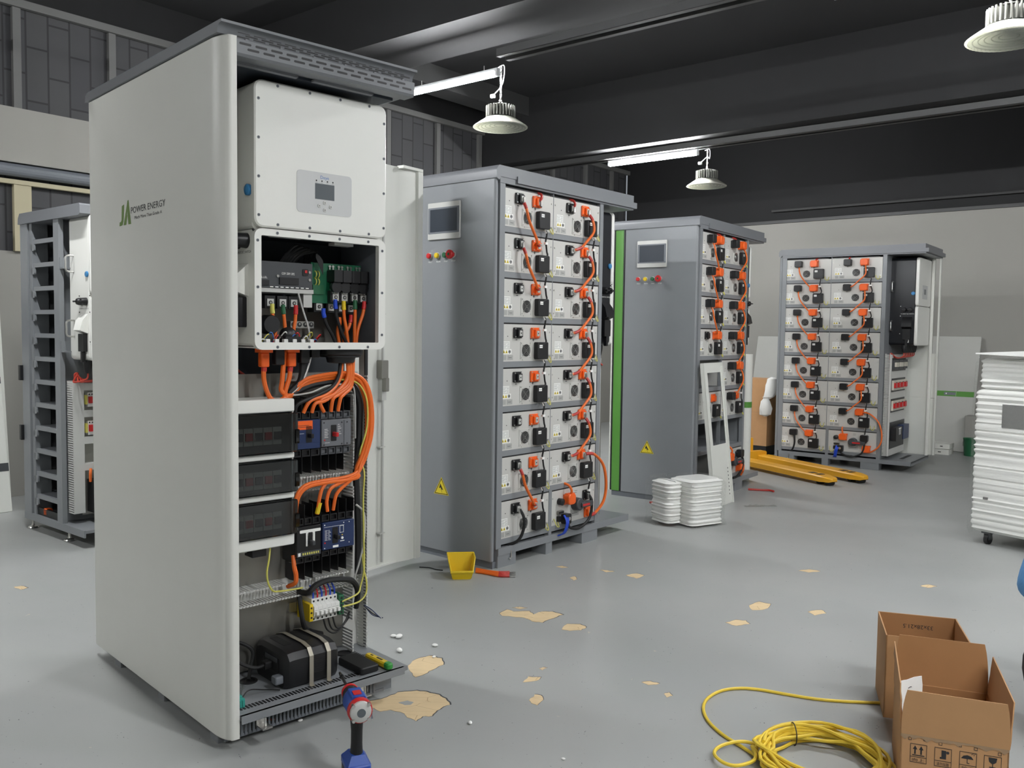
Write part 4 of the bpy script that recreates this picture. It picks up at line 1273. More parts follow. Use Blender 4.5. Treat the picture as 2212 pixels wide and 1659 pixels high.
    for x in (-0.125, -0.068):
        mb = MB().lathe([(0.026, 0.006), (0.024, -0.03), (0.02, -0.04)], (x, 0, 0.367), 18, 'y').rbox(x - 0.022, x + 0.022, -0.055, -0.038, 0.361, 0.373, 'y', 0.002)
        mb.build('rotary_switch', M['black'], t)
    mb = MB().use(M['ink']).text('PVINPUT DC SWITCH', (-0.155, 0.0036, 0.325), (1, 0, 0), (0, 0, 1), 0.012, 0.12)
    for x in (-0.155, -0.02):
        for z in (0.31, 0.11, 0.4):
            mb.cyl((x, 0.002, z), (x, 0.006, z), 0.004, n=8)
    mb.build('side_print', None, t)
    MB().loft([[(-0.14, 0.005, 0.18), (-0.056, 0.005, 0.18), (-0.056, 0.005, 0.29), (-0.14, 0.005, 0.29)], [(-0.14, -0.055, 0.2), (-0.056, -0.055, 0.2), (-0.056, -0.04, 0.25), (-0.14, -0.04, 0.25)]]).build('terminal_cover', M['white'], t)
    mb = MB().use(M['black']).rbox(-0.14, -0.068, -0.026, 0.006, 0.075, 0.178, 'y', 0.006)
    mb.use(M['paper']).text('1 2 3 4 5 6', (-0.082, -0.0268, 0.16), (0, 0, -1), (1, 0, 0), 0.009, 0.065)
    mb.build('terminal_block', None, t)
    for x in (-0.235,):
        for z in (0.2, 0.6):
            MB().cable([(x, 0.006, z - 0.05), (x, -0.04, z - 0.045), (x, -0.045, z), (x, -0.04, z + 0.045), (x, 0.006, z + 0.05)], 0.006, 8, 6).build('handle', M['steel'], t)
    # plugs and glands under it
    for y in (0.08, 0.184):
        MB().rbox(-0.109, -0.077, y - 0.016, y + 0.016, -0.062, -0.012, 'z', 0.008, 0.003).rbox(-0.115, -0.07, y - 0.024, y + 0.024, -0.012, 0.004, 'z', 0.004).build('orange_plug', M['orangep'], t)
    for y, h in ((0.135, 0.055), (0.235, 0.05), (0.278, 0.03)):
        MB().rbox(-0.11, -0.076, y - 0.018, y + 0.018, -h, 0.004, 'z', 0.006, 0.002).build('black_plug', M['black'], t)
    MB().lathe([(0.082, 0.004), (0.082, -0.02), (0.075, -0.024), (0.075, -0.03), (0.055, -0.032), (0.05, -0.05), (0.03, -0.054)], (-0.1, 0.395, 0), 28).build('cable_gland', M['black'], t)
open_inverter()

# ---- equipment on the mounting plate of the white cabinet
def c1(o, x=0, y=0, z=0):
    return C1.put(o, x, y, z)

def distribution_box():
    t = c1(empty('distribution_box', 'white distribution box with three smoked lids inside the white cabinet', 'distribution box'))
    y0, y1, xf = 0.03, 0.345, 1.085
    mb = MB()
    mb.rbox(0.95, xf - 0.012, y0, y1, 0.6, 1.115, 'x', 0.012)
    for z0, z1 in ((1.072, 1.118), (0.907, 0.929), (0.765, 0.788), (0.598, 0.638)):
        mb.rbox(0.96, xf + 0.006, y0, y1 + 0.002, z0, z1, 'x', 0.006, 0.003)
    mb.box(0.96, xf, y1 - 0.006, y1, 0.6, 1.1)
    for y in (0.13, 0.16, 0.19):
        mb.cyl((1.02, y, 0.58), (1.02, y, 0.6), 0.01, n=10)
    mb.build('case', M['white'], t)
    MB().rbox(1.0, 1.06, 0.2, 0.255, 0.565, 0.6, 'z', 0.004).build('cable_gland', M['black'], t)
    for z0, z1 in ((0.929, 1.072), (0.788, 0.907), (0.638, 0.765)):
        MB().box(xf - 0.014, xf - 0.01, y0 + 0.01, y1 - 0.008, z0, z1).build('inner_front', M['midgrey'], t)
        zc = (z0 + z1) / 2 - 0.01
        for k in range(7):
            y = y0 + 0.02 + 0.036 * k
            b = MB().use(M['beige']).box(xf - 0.01, xf - 0.0, y, y + 0.033, zc - 0.03, zc + 0.03)
            b.use(M['red'] if k % 2 else M['darkgrey']).box(xf - 0.006, xf + 0.008, y + 0.004, y + 0.029, zc - 0.012, zc + 0.014)
            b.build('breaker', None, t)
        lid = MB().rbox(xf - 0.006, xf + 0.026, y0, y1 + 0.006, z0 + 0.002, z1 - 0.002, 'x', 0.01, 0.004)
        lid = lid.build('smoked_lid', M['smoke'], t)
        MB().rbox(xf + 0.01, xf + 0.03, y1 - 0.006, y1 + 0.008, zc - 0.03, zc + 0.02, 'y', 0.004).build('lid_catch', M['smoke'], lid)
    return t
distribution_box()

def phase_fins(mb, ys, z0, z1, x0, x1):
    for k, y in enumerate(ys):
        b = 0.006 * (1 if k % 2 else -1)
        pts = [(x0, y), (x0, y + 0.0015), ((x0 + x1) / 2, y + 0.0015 + b), (x1, y + 0.0015), (x1, y), ((x0 + x1) / 2, y + b)]
        pts = [(x0, y), ((x0 + x1) / 2, y + b), (x1, y), (x1, y + 0.0016), ((x0 + x1) / 2, y + b + 0.0016), (x0, y + 0.0016)]
        mb.prism(pts, z0, z1)

def moulded_breaker(label, y0, y1, z0, z1, xf, m, poles, face, handle_y, handle_m, zt, zb):
    t = c1(empty('circuit_breaker', label, 'circuit breaker', 'moulded case breakers'))
    mb = MB().use(M['black'] if m is not M['mccbgrey'] else M['mccbgrey']).rbox(0.95, xf - 0.018, y0, y1, z0 - zb, z1 + zt, 'x', 0.003)
    mb.use(m).rbox(xf - 0.02, xf, y0 + 0.001, y1 - 0.001, z0, z1, 'x', 0.003, 0.002)
    b = mb.build('case', None, t)
    pw = (y1 - y0) / poles
    for za, zz in ((z1 + 0.004, z1 + zt), (z0 - zb, z0 - 0.004)):
        for k in range(poles):
            mb = MB().ring(y0 + k * pw + 0.002, y0 + (k + 1) * pw - 0.002, za, zz, y0 + k * pw + 0.006, y0 + (k + 1) * pw - 0.006, za + 0.005, zz - 0.004, xf - 0.022, xf - 0.008, 'x')
            mb.build('terminal', M['black'] if m is not M['mccbgrey'] else M['darkgrey'], t)
    for ys, za, zz in (([y0 + k * pw for k in range(1, poles)] + [y1 - 0.002], z1 + zt, z1 + zt + 0.05), ([y0 + k * pw for k in range(0, poles)], z0 - zb - 0.062, z0 - zb)):
        for y in ys:
            mb = MB()
            phase_fins(mb, [y], za, zz, 0.97, xf - 0.005)
            mb.build('phase_barrier', M['black'], t)
    zc = (z0 + z1) / 2
    hw = MB().use(M['black']).rbox(xf - 0.004, xf + 0.001, handle_y - 0.012, handle_y + 0.012, zc - 0.03, zc + 0.03, 'x', 0.003)
    hw.use(handle_m).rbox(xf - 0.002, xf + 0.028, handle_y - 0.006, handle_y + 0.006, zc - 0.012, zc + 0.004, 'x', 0.003, 0.002)
    hw.build('toggle', None, t)
    fm = MB()
    face(fm, xf)
    fm.build('front_marking', None, t, False)
    return t

def face_orange(mb, x):
    mb.use(M['orangep']).box(x, x + 0.001, 0.362, 0.44, 1.0, 1.032)
    mb.use(M['ink']).box(x + 0.0008, x + 0.0014, 0.37, 0.425, 1.014, 1.0155).box(x + 0.0008, x + 0.0014, 0.37, 0.42, 1.008, 1.0095)
    mb.use(M['paper']).box(x, x + 0.0006, 0.372, 0.405, 0.985, 0.986).use(M['blue']).rbox(x, x + 0.002, 0.362, 0.47, 0.93, 0.95, 'x', 0.003)
moulded_breaker('dark blue circuit breaker with orange sticker beside the top smoked lid', 0.362, 0.474, 0.93, 1.034, 1.055, M['blue'], 3, face_orange, 0.425, M['black'], 0.03, 0.03)
def face_grey(mb, x):
    mb.use(M['paper'])
    for k in range(6):
        mb.box(x, x + 0.0006, 0.488, 0.504 - 0.003 * (k % 2), 0.965 + 0.006 * k, 0.9665 + 0.006 * k)
        mb.box(x, x + 0.0006, 0.545, 0.56 - 0.004 * (k % 3), 0.975 + 0.007 * k, 0.9765 + 0.007 * k)
    mb.box(x, x + 0.0006, 0.49, 0.51, 0.945, 0.9462)
    mb.use(M['red']).box(x, x + 0.001, 0.486, 0.491, 0.953, 0.958)
    mb.use(M['darkgrey']).box(x, x + 0.001, 0.571, 0.573, 0.932, 1.026)
    for y, z in ((0.486, 1.02), (0.562, 1.018), (0.486, 0.938), (0.562, 0.938), (0.585, 1.018), (0.585, 0.938)):
        mb.use(M['ink']).cyl((x, y, z), (x + 0.0008, y, z), 0.003, n=8)
moulded_breaker('grey four pole circuit breaker with a red toggle', 0.476, 0.604, 0.931, 1.03, 1.058, M['mccbgrey'], 4, face_grey, 0.527, M['red'], 0.03, 0.03)
def face_tt(mb, x):
    mb.use(M['paper']).rbox(x, x + 0.001, 0.388, 0.474, 0.622, 0.633, 'x', 0.003)
    mb.box(x, x + 0.001, 0.413, 0.423, 0.572, 0.625).box(x, x + 0.001, 0.44, 0.45, 0.572, 0.625)
    mb.use(M['darkgrey']).box(x, x + 0.002, 0.376, 0.474, 0.536, 0.554)
    mb.use(M['paper']).box(x + 0.0018, x + 0.0025, 0.38, 0.39, 0.539, 0.551)
    mb.use(M['yg'])
    for k in range(8):
        mb.box(x + 0.0018, x + 0.0025, 0.398 + 0.009 * k, 0.403 + 0.009 * k, 0.541, 0.549)
moulded_breaker('black circuit breaker with white twin bar marking, bottom left of four', 0.376, 0.477, 0.535, 0.645, 1.055, M['black'], 3, face_tt, 0.431, M['darkgrey'], 0.03, 0.025)
def face_blue(mb, x):
    mb.use(M['paper'])
    mb.box(x, x + 0.0006, 0.486, 0.573, 0.631, 0.6318)
    for k in range(9):
        mb.box(x, x + 0.0006, 0.489, 0.5 - 0.002 * (k % 2), 0.582 + 0.0045 * k, 0.5832 + 0.0045 * k)
        mb.box(x, x + 0.0006, 0.503, 0.515 - 0.003 * (k % 3), 0.582 + 0.0045 * k, 0.5832 + 0.0045 * k)
    mb.ring(0.553, 0.57, 0.603, 0.63, 0.5545, 0.5685, 0.6045, 0.6285, x, x + 0.0006, 'x')
    mb.cyl((x, 0.563, 0.583), (x + 0.003, 0.563, 0.583), 0.005, n=12)
    mb.box(x, x + 0.0006, 0.555, 0.573, 0.57, 0.573).box(x, x + 0.001, 0.523, 0.547, 0.551, 0.559)
    mb.use(M['red']).cyl((x, 0.489, 0.573), (x + 0.0015, 0.489, 0.573), 0.003, n=10)
    mb.use(M['yellow']).box(x, x + 0.001, 0.561, 0.566, 0.593, 0.596)
    for y, z in ((0.488, 0.64), (0.57, 0.64), (0.594, 0.64), (0.594, 0.562), (0.488, 0.553)):
        mb.use(M['paper']).cyl((x, y, z), (x + 0.0008, y, z), 0.0022, n=8)
moulded_breaker('navy blue four pole circuit breaker, bottom right of four', 0.479, 0.618, 0.546, 0.648, 1.06, M['blue'], 4, face_blue, 0.533, M['black'], 0.03, 0.025)

def mcb_row():
    t = c1(empty('breaker_strip', 'white six pole breaker strip with green and amber terminals, low in white cabinet', 'circuit breaker'))
    z0, z1 = 0.28, 0.365
    for k in range(6):
        y = 0.448 + 0.0182 * k
        mb = MB().use(M['breaker']).prism([(0.955, z0), (1.035, z0), (1.035, z0 + 0.02), (1.055, z0 + 0.024), (1.055, z1 - 0.026), (1.035, z1 - 0.02), (1.035, z1), (0.955, z1)], y, y + 0.0175, 'y')
        mb.use(M['ink']).cyl((1.0352, y + 0.009, z1 - 0.01), (1.0362, y + 0.009, z1 - 0.01), 0.004, n=8).cyl((1.0352, y + 0.009, z0 + 0.008), (1.0362, y + 0.009, z0 + 0.008), 0.004, n=8)
        mb.use(M['inkgrey']).box(1.0548, 1.0556, y + 0.003, y + 0.014, z1 - 0.04, z1 - 0.039)
        mb.use(M['breaker']).rbox(1.05, 1.068, y + 0.003, y + 0.0145, z0 + 0.028, z0 + 0.042, 'x', 0.003, 0.001)
        mb.build('breaker_pole', None, t)
    mb = MB().use(M['yellow']).rbox(0.96, 1.05, 0.432, 0.446, 0.285, 0.35, 'y', 0.003)
    mb.use(M['ink'])
    for z in (0.3, 0.318, 0.336):
        mb.cyl((1.05, 0.439, z), (1.051, 0.439, z), 0.004, n=8)
    mb.build('amber_terminal', None, t)
    mb = MB().use(M['green']).rbox(0.96, 1.05, 0.558, 0.578, 0.285, 0.36, 'y', 0.003)
    mb.use(M['ink'])
    for k in range(5):
        mb.cyl((1.05, 0.568, 0.295 + 0.0135 * k), (1.051, 0.568, 0.295 + 0.0135 * k), 0.005, n=8)
    mb.build('green_terminal', None, t)
    MB().box(0.95, 0.957, 0.4, 0.62, 0.305, 0.34).build('mounting_rail', M['steel'], t)
    for k in range(6):
        MB().cable([(1.03, 0.457 + 0.0182 * k, z1 - 0.006), (1.03, 0.457 + 0.0182 * k, z1 + 0.02), (1.01, 0.455 + 0.018 * k, z1 + 0.045)], 0.0032, 6, 4).build('short_wire', (M['brightblue'], M['red'])[k % 2 if k < 5 else 0], t)
mcb_row()

def c1_cable(name, label, pts, r, m, cat='cable', grp=None, n=8):
    o = MB().cable(pts, r, n, 6).build(name, m)
    tag(o, label, cat, grp)
    return c1(o)
BM = [(1.03, 0.368, 1.126), (1.03, 0.412, 1.167), (1.03, 0.481, 1.183), (1.03, 0.589, 1.19), (1.03, 0.656, 1.169), (1.03, 0.687, 1.117), (1.03, 0.7, 1.039), (1.03, 0.697, 0.958), (1.03, 0.68, 0.897), (1.03, 0.654, 0.841)]
LO = [[(1.06, 0.63, 0.817), (1.06, 0.59, 0.809), (1.06, 0.481, 0.807), (1.06, 0.412, 0.799), (1.06, 0.378, 0.773), (1.06, 0.366, 0.729), (1.06, 0.366, 0.682)], [(1.06, 0.608, 0.816), (1.06, 0.517, 0.804), (1.06, 0.481, 0.783), (1.06, 0.467, 0.747), (1.06, 0.456, 0.685)], [(1.06, 0.623, 0.815), (1.06, 0.553, 0.79), (1.06, 0.513, 0.773), (1.06, 0.497, 0.731), (1.06, 0.5, 0.69)], [(1.06, 0.63, 0.817), (1.06, 0.59, 0.79), (1.06, 0.553, 0.765), (1.06, 0.535, 0.742), (1.05, 0.53, 0.69)]]
for k in range(7):
    a = 2 * pi * k / 6
    r_ = 0.012 if k < 6 else 0
    off = Vector((r_ * 0.8 * cos(a) + 0.012, r_ * sin(a) - 0.004, r_ * cos(a)))
    pts = [Vector(p) + off * (0.6 if i < 1 else 1) for i, p in enumerate(BM)]
    pts += [Vector(p) + Vector((0.003 * (k // 4), 0.004 * (k // 4), -0.009 * (k // 4))) for p in LO[k % 4]] if k < 5 else [Vector((1.04, 0.62, 0.80)), Vector((1.0, 0.56, 0.79)), Vector((0.99, 0.5, 0.79))]
    o = c1_cable('power_cable', 'thick orange power cable bundled in an arc beside the white cabinet breakers', pts, 0.0068, M['orange'], 'cable', 'bundled orange cables')
    if k == 1:
        MB().tube([Vector(LO[1][-2]) + Vector((0, 0, -0.02)), Vector(LO[1][-1]) + Vector((0, 0, 0.002))], 0.009, 8).build('yellow_sleeve', M['yellow'], o)
for a, nm in (([(1.05, 0.252, 1.24), (1.05, 0.25, 1.196), (1.05, 0.259, 1.152), (1.05, 0.279, 1.116), (1.05, 0.308, 1.109), (1.05, 0.34, 1.122), (1.045, 0.365, 1.13)], 'left'), ([(1.05, 0.354, 1.24), (1.05, 0.35, 1.193), (1.05, 0.334, 1.143), (1.05, 0.335, 1.12), (1.045, 0.36, 1.125)], 'right')):
    o = c1_cable('power_cable', 'orange cable hanging from the %s orange plug under the open inverter' % nm, a, 0.0085, M['orange'])
    MB().tube([Vector(a[0]) + Vector((0, 0, -0.012)), Vector(a[1]) * 0.6 + Vector(a[0]) * 0.4], 0.0098, 8).build('red_sleeve', M['redsleeve'], o)
c1_cable('power_cable', 'orange cable behind the plugs under the open inverter', [(1.05, 0.331, 1.285), (1.05, 0.321, 1.179), (1.05, 0.318, 1.144), (1.045, 0.35, 1.122)], 0.0085, M['orange'])
DN = [[(1.06, 0.555, 1.25), (1.06, 0.548, 1.195), (1.06, 0.516, 1.15), (1.06, 0.446, 1.119), (1.06, 0.378, 1.094), (1.05, 0.372, 1.06)], [(1.06, 0.563, 1.25), (1.06, 0.548, 1.174), (1.06, 0.499, 1.126), (1.06, 0.429, 1.104), (1.05, 0.405, 1.06)], [(1.06, 0.585, 1.25), (1.06, 0.58, 1.173), (1.06, 0.499, 1.107), (1.06, 0.45, 1.094), (1.05, 0.44, 1.06)], [(1.06, 0.595, 1.25), (1.06, 0.59, 1.163), (1.06, 0.527, 1.125), (1.06, 0.47, 1.102), (1.05, 0.49, 1.06)], [(1.06, 0.607, 1.25), (1.06, 0.599, 1.163), (1.06, 0.549, 1.124), (1.06, 0.523, 1.107), (1.05, 0.52, 1.06)], [(1.06, 0.61, 1.25), (1.06, 0.603, 1.156), (1.06, 0.57, 1.123), (1.06, 0.555, 1.108), (1.05, 0.55, 1.06)]]
for k, p in enumerate(DN):
    c1_cable('power_cable', 'orange cable from the big black gland down to the upper breakers', p, 0.0072, M['orange'] if k else M['rubber'], 'cable', 'cables from the big gland')
c1_cable('black_cable', 'thick black cable looping with the orange bundle in the white cabinet', [(1.04, 0.41, 1.245), (1.04, 0.4, 1.177), (1.04, 0.356, 1.13), (1.03, 0.458, 1.16), (1.03, 0.565, 1.166), (1.025, 0.631, 1.148), (1.025, 0.66, 1.089), (1.02, 0.665, 1.009), (1.02, 0.66, 0.913), (1.02, 0.65, 0.82), (1.02, 0.66, 0.6), (1.02, 0.66, 0.42)], 0.013, M['rubber'])
c1_cable('grey_wire', 'thin grey wire looping from the inverter to the duct', [(1.05, 0.445, 1.29), (1.05, 0.418, 1.207), (1.05, 0.387, 1.156), (1.05, 0.357, 1.128), (1.055, 0.435, 1.134), (1.055, 0.505, 1.156), (1.055, 0.595, 1.156), (1.04, 0.63, 1.12), (1.03, 0.64, 0.95)], 0.0036, M['alu'], n=6)
c1_cable('earth_wire', 'yellow-green wire beside the orange arc in the white cabinet', [(1.045, 0.56, 1.176), (1.045, 0.617, 1.171), (1.05, 0.654, 1.145), (1.055, 0.676, 1.089), (1.055, 0.676, 0.992), (1.05, 0.651, 0.905), (1.03, 0.66, 0.87), (1.045, 0.671, 0.816), (1.045, 0.667, 0.721), (1.045, 0.67, 0.558), (1.045, 0.672, 0.443), (1.045, 0.657, 0.38), (1.05, 0.638, 0.351), (1.05, 0.57, 0.335)], 0.0034, M['yg'], n=6)
c1_cable('earth_wire', 'yellow-green wire bending into the green terminal from the right', [(1.04, 0.668, 0.5), (1.045, 0.672, 0.436), (1.05, 0.68, 0.392), (1.05, 0.677, 0.344), (1.05, 0.642, 0.318), (1.05, 0.572, 0.315)], 0.0034, M['yg'], n=6)
c1_cable('earth_wire', 'yellow-green wire hanging below the smoked lid box', [(1.05, 0.275, 0.61), (1.07, 0.258, 0.553), (1.07, 0.25, 0.509), (1.065, 0.258, 0.466), (1.05, 0.284, 0.431), (1.03, 0.323, 0.418), (1.03, 0.366, 0.415), (1.02, 0.42, 0.41)], 0.0034, M['yg'], n=6)
c1_cable('power_cable', 'orange cable below the black breaker going into the duct', [(1.03, 0.376, 0.54), (1.045, 0.372, 0.498), (1.045, 0.378, 0.472), (1.04, 0.378, 0.441), (1.0, 0.37, 0.42)], 0.0085, M['orange'])
c1_cable('black_cable', 'black cable arching above the white breaker strip', [(1.0, 0.415, 0.39), (1.05, 0.426, 0.397), (1.055, 0.453, 0.42), (1.055, 0.506, 0.429), (1.05, 0.579, 0.419), (1.04, 0.624, 0.401), (1.02, 0.66, 0.35), (1.0, 0.665, 0.28)], 0.011, M['rubber'])
c1_cable('black_cable', 'black cable drooping left of the white breaker strip', [(1.0, 0.415, 0.4), (1.04, 0.405, 0.314), (1.03, 0.424, 0.261), (1.0, 0.474, 0.227), (0.97, 0.53, 0.2)], 0.009, M['rubber'])
c1_cable('grey_wire', 'thin grey wire running down the right duct', [(1.03, 0.644, 0.694), (1.04, 0.675, 0.654), (1.04, 0.675, 0.556), (1.035, 0.66, 0.477), (1.02, 0.645, 0.405)], 0.004, M['alu'], n=6)
for k in range(3):
    c1_cable('black_wire', 'thin black wire drooping under the white breaker strip', [(1.03, 0.5 + 0.02 * k, 0.285), (1.035, 0.515 + 0.02 * k, 0.235), (1.03, 0.56 + 0.015 * k, 0.215 + 0.012 * k), (1.0, 0.635, 0.25 + 0.01 * k)], 0.0032, M['rubber'], 'cable', 'thin wires under the breaker strip', 6)
for k in range(4):
    o = c1_cable('loose_wire', 'thin loose wire end poking out of the duct, low right', [(1.02, 0.69, 0.29), (1.05, 0.705, 0.275 - 0.006 * k), (1.06, 0.722 + 0.004 * k, 0.255 - 0.004 * k), (1.07, 0.735 + 0.003 * k, 0.24)], 0.0022, (M['blue'], M['alu'], M['ink'], M['blue'])[k], 'cable', 'loose wire ends', 6)
for k in range(5):
    c1_cable('red_cable', 'thin dark red cable drooping in the shade behind the orange plugs', [(0.9, 0.03 + 0.03 * k, 1.29), (0.9, 0.05 + 0.035 * k, 1.24), (0.92, 0.09 + 0.04 * k, 1.19), (0.94, 0.14 + 0.04 * k, 1.14)], 0.005, M['redcable'], 'cable', 'dark red cables behind the plugs', 6)

# ---- things lying on the deck of the white cabinet
ZD = 0.1148
def ups():
    t = c1(empty('power_supply_unit', 'black power supply unit strapped to the deck of the white cabinet', 'power supply'))
    x0, x1, y0, y1, z1 = 0.955, 1.19, 0.258, 0.468, ZD + 0.135
    mb = MB().use(M['black'])
    prof = [(x0 + 0.02, ZD + 0.004), (x1 - 0.01, ZD + 0.004), (x1, ZD + 0.02), (x1 + 0.006, z1 - 0.03), (x1 - 0.012, z1 - 0.008), (x1 - 0.05, z1), (x0 + 0.05, z1), (x0 + 0.01, z1 - 0.012), (x0, z1 - 0.035), (x0 + 0.006, ZD + 0.02)]
    L = []
    cx, cz = (x0 + x1) / 2, (ZD + z1) / 2
    for y, k in ((y0, 0.86), (y0 + 0.012, 0.97), (y0 + 0.03, 1.0), (y1 - 0.025, 1.0), (y1 - 0.008, 0.97), (y1, 0.9)):
        L.append([(cx + (a - cx) * k, y, ZD + (b - ZD) * k if b > ZD + 0.01 else b) for a, b in prof])
    mb.loft(L)
    mb.use(M['rubber'])
    for k in range(9):
        z = z1 - 0.04 - 0.007 * k
        mb.box(x1 - 0.002 , x1 + 0.0065 - 0.0006 * k, y0 + 0.105, y0 + 0.15, z, z + 0.003)
    mb.rbox(x0 + 0.06, x1 - 0.07, y0 + 0.03, y0 + 0.06, z1 - 0.003, z1 + 0.0006, 'z', 0.004).rbox(x0 + 0.05, x1 - 0.07, y0 + 0.115, y0 + 0.14, z1 - 0.003, z1 + 0.0006, 'z', 0.004)
    mb.build('casing', None, t)
    mb = MB().use(M['rubber']).rbox(x0 + 0.08, x1 - 0.05, y0 - 0.002, y0 + 0.004, ZD + 0.05, ZD + 0.1, 'y', 0.006)
    mb.use(M['darkgrey']).rbox(x0 + 0.09, x1 - 0.06, y0 - 0.004, y0 + 0.002, ZD + 0.084, ZD + 0.1, 'y', 0.004)
    mb.build('socket_panel', None, t)
    MB().rbox(x1 - 0.055, x1 - 0.02, y0 - 0.028, y0 + 0.006, ZD + 0.02, ZD + 0.05, 'y', 0.008, 0.003).build('round_connector', M['midgrey'], t)
    for y in (y0 + 0.085, y0 + 0.155):
        mb = MB()
        w_ = 0.016
        path = [(x1 + 0.022, ZD + 0.001), (x1 + 0.009, ZD + 0.001), (x1 + 0.009, ZD + 0.05), (x1 + 0.009, z1 - 0.03), (x1 - 0.01, z1 - 0.004), (x1 - 0.05, z1 + 0.004), (x0 + 0.05, z1 + 0.004), (x0 + 0.006, z1 - 0.01), (x0 - 0.003, z1 - 0.035), (x0 - 0.002, ZD)]
        mb.loft([[(a, y, b), (a, y + w_, b), (a + 0.0015, y + w_, b + 0.0015), (a + 0.0015, y, b + 0.0015)] for a, b in path])
        mb.build('metal_strap', M['strap'], t)
    return t
ups()
o = c1_cable('mains_cable', 'black mains cable coiled beside the strapped power supply unit', [(1.08, 0.262, ZD + 0.07), (1.085, 0.235, ZD + 0.07), (1.08, 0.19, ZD + 0.07), (1.04, 0.14, ZD + 0.1), (1.0, 0.14, ZD + 0.13), (0.97, 0.19, ZD + 0.13), (0.98, 0.24, ZD + 0.09), (1.0, 0.22, ZD + 0.03), (1.018, 0.205, ZD + 0.004)], 0.0065, M['rubber'])
MB().rbox(1.066, 1.1, 0.228, 0.258, ZD + 0.056, ZD + 0.084, 'y', 0.006, 0.002).build('plug', M['rubber'], o)

mt = Matrix.Translation((1.168, 0.57, 0)) @ Matrix.Rotation(RD(0), 4, 'Z')
o = MB().rbox(1.085, 1.245, 0.528, 0.608, ZD, ZD + 0.026, 'z', 0.012, 0.004).build('phone_case', M['rubber'])
c1(tag(o, 'flat black phone sized box lying on the deck by the yellow knife', 'box'))

t = c1(empty('utility_knife', 'yellow utility knife with a green end lying on the deck edge', 'knife'), 1.19, 0.64, ZD)
mb = MB().use(M['yellow']).rbox(-0.075, 0.06, -0.014, 0.014, 0.002, 0.024, 'z', 0.012, 0.005)
mb.use(M['ink']).box(-0.05, -0.035, -0.003, 0.003, 0.0238, 0.0246).box(-0.01, 0.025, -0.004, 0.004, 0.0238, 0.0246)
mb.build('handle', None, t)
MB().rbox(0.045, 0.08, -0.0145, 0.0145, 0.001, 0.025, 'z', 0.013, 0.005).build('green_end', mat('green_knife_end', (48, 138, 56), 0.4), t)
MB().box(-0.098, -0.07, -0.005, 0.005, 0.01, 0.0115).build('blade', M['steel'], t)

t = c1(empty('terminal_plug', 'teal pluggable terminal lying on the deck at the panel edge', 'connector'), 1.2, 0.075, ZD)
mb = MB().rbox(-0.03, 0.012, -0.02, 0.02, 0.0, 0.03, 'x', 0.003).box(-0.03, 0.0, -0.016, 0.016, 0.03, 0.036)
for k in range(4):
    mb.box(0.012, 0.018, -0.018 + 0.009 * k, -0.012 + 0.009 * k, 0.006, 0.026)
mb.build('housing', M['teal'], t)
MB().cable([(-0.01, 0.018, 0.02), (-0.04, 0.06, 0.03), (-0.05, 0.12, 0.012), (-0.03, 0.17, 0.004)], 0.0022, 5, 6).build('wire', M['rubber'], t)
def bag(fr, x, y, z, sx, sy, sz, label, m, seed):
    rnd = random.Random(seed)
    L = []
    n_ = 18
    for i, (k, zz) in enumerate(((0.7, 0), (1.0, 0.12), (0.95, 0.45), (0.75, 0.75), (0.35, 1.0))):
        L.append([(sx * k * cos(2 * pi * j / n_) * rnd.uniform(0.75, 1.15), sy * k * sin(2 * pi * j / n_) * rnd.uniform(0.75, 1.15), sz * zz * rnd.uniform(0.85, 1.1) + 0.001) for j in range(n_)])
    o = MB().loft(L).build('plastic_bag', m)
    tag(o, label, 'bag')
    return fr.put(o, x, y, z)
bag(C1, 1.06, 0.1, ZD, 0.07, 0.06, 0.05, 'clear plastic bag crumpled on the deck of the white cabinet', M['bag'], 3)

# ------------------------------------------------------------------ the three grey cabinets
WH2, WH3, WH4 = 'cabinet behind yellow bin', 'green striped cabinet', 'cabinet by back wall'
grey_cabinet(C2, 'tall grey touch screen cabinet standing behind the small yellow bin', 1.375, False, True)
grey_cabinet(C3, 'tall grey touch screen cabinet with visible green stripe, behind the foam pack', 1.375, False, True)
grey_cabinet(C4, 'tall grey open cabinet full of battery modules by the white back wall', 1.3, True, True)
full = [(i, c) for i in range(8) for c in (0, 1) if (i, c) != (7, 1)] + [(7, 9)]
fill(C2, WH2, 'modules in the cabinet behind the bin', False, full)
fill(C4, WH4, 'modules in the back wall cabinet', True, full)
fill(C3, WH3, 'modules in the green striped cabinet', True, [(i, 0) for i in (0, 1, 2, 3, 5)] + [(i, 1) for i in range(6)] + [(7, 9)])
for i in (0, 1, 6):
    jumper(C2, WH2, False, i, 0)
for i in range(6):
    jumper(C2, WH2, False, i, 1)
    jumper(C4, WH4, True, i, 1)
for i in range(7):
    jumper(C4, WH4, True, i, 0)
for i in range(3):
    jumper(C3, WH3, True, i, 0)
for i in range(5):
    jumper(C3, WH3, True, i, 1)
for fr, wh, cells in ((C2, WH2, [(i, c) for i in range(7) for c in (0, 1)]), (C4, WH4, [(i, c) for i in range(7) for c in (0, 1)]), (C3, WH3, [(i, 0) for i in (0, 1, 2)] + [(i, 1) for i in range(5)])):
    for i, c in cells:
        signal_cable(fr, wh, i, c)
def zs(i): return row_top(i) - 0.009 + SZ + 0.002
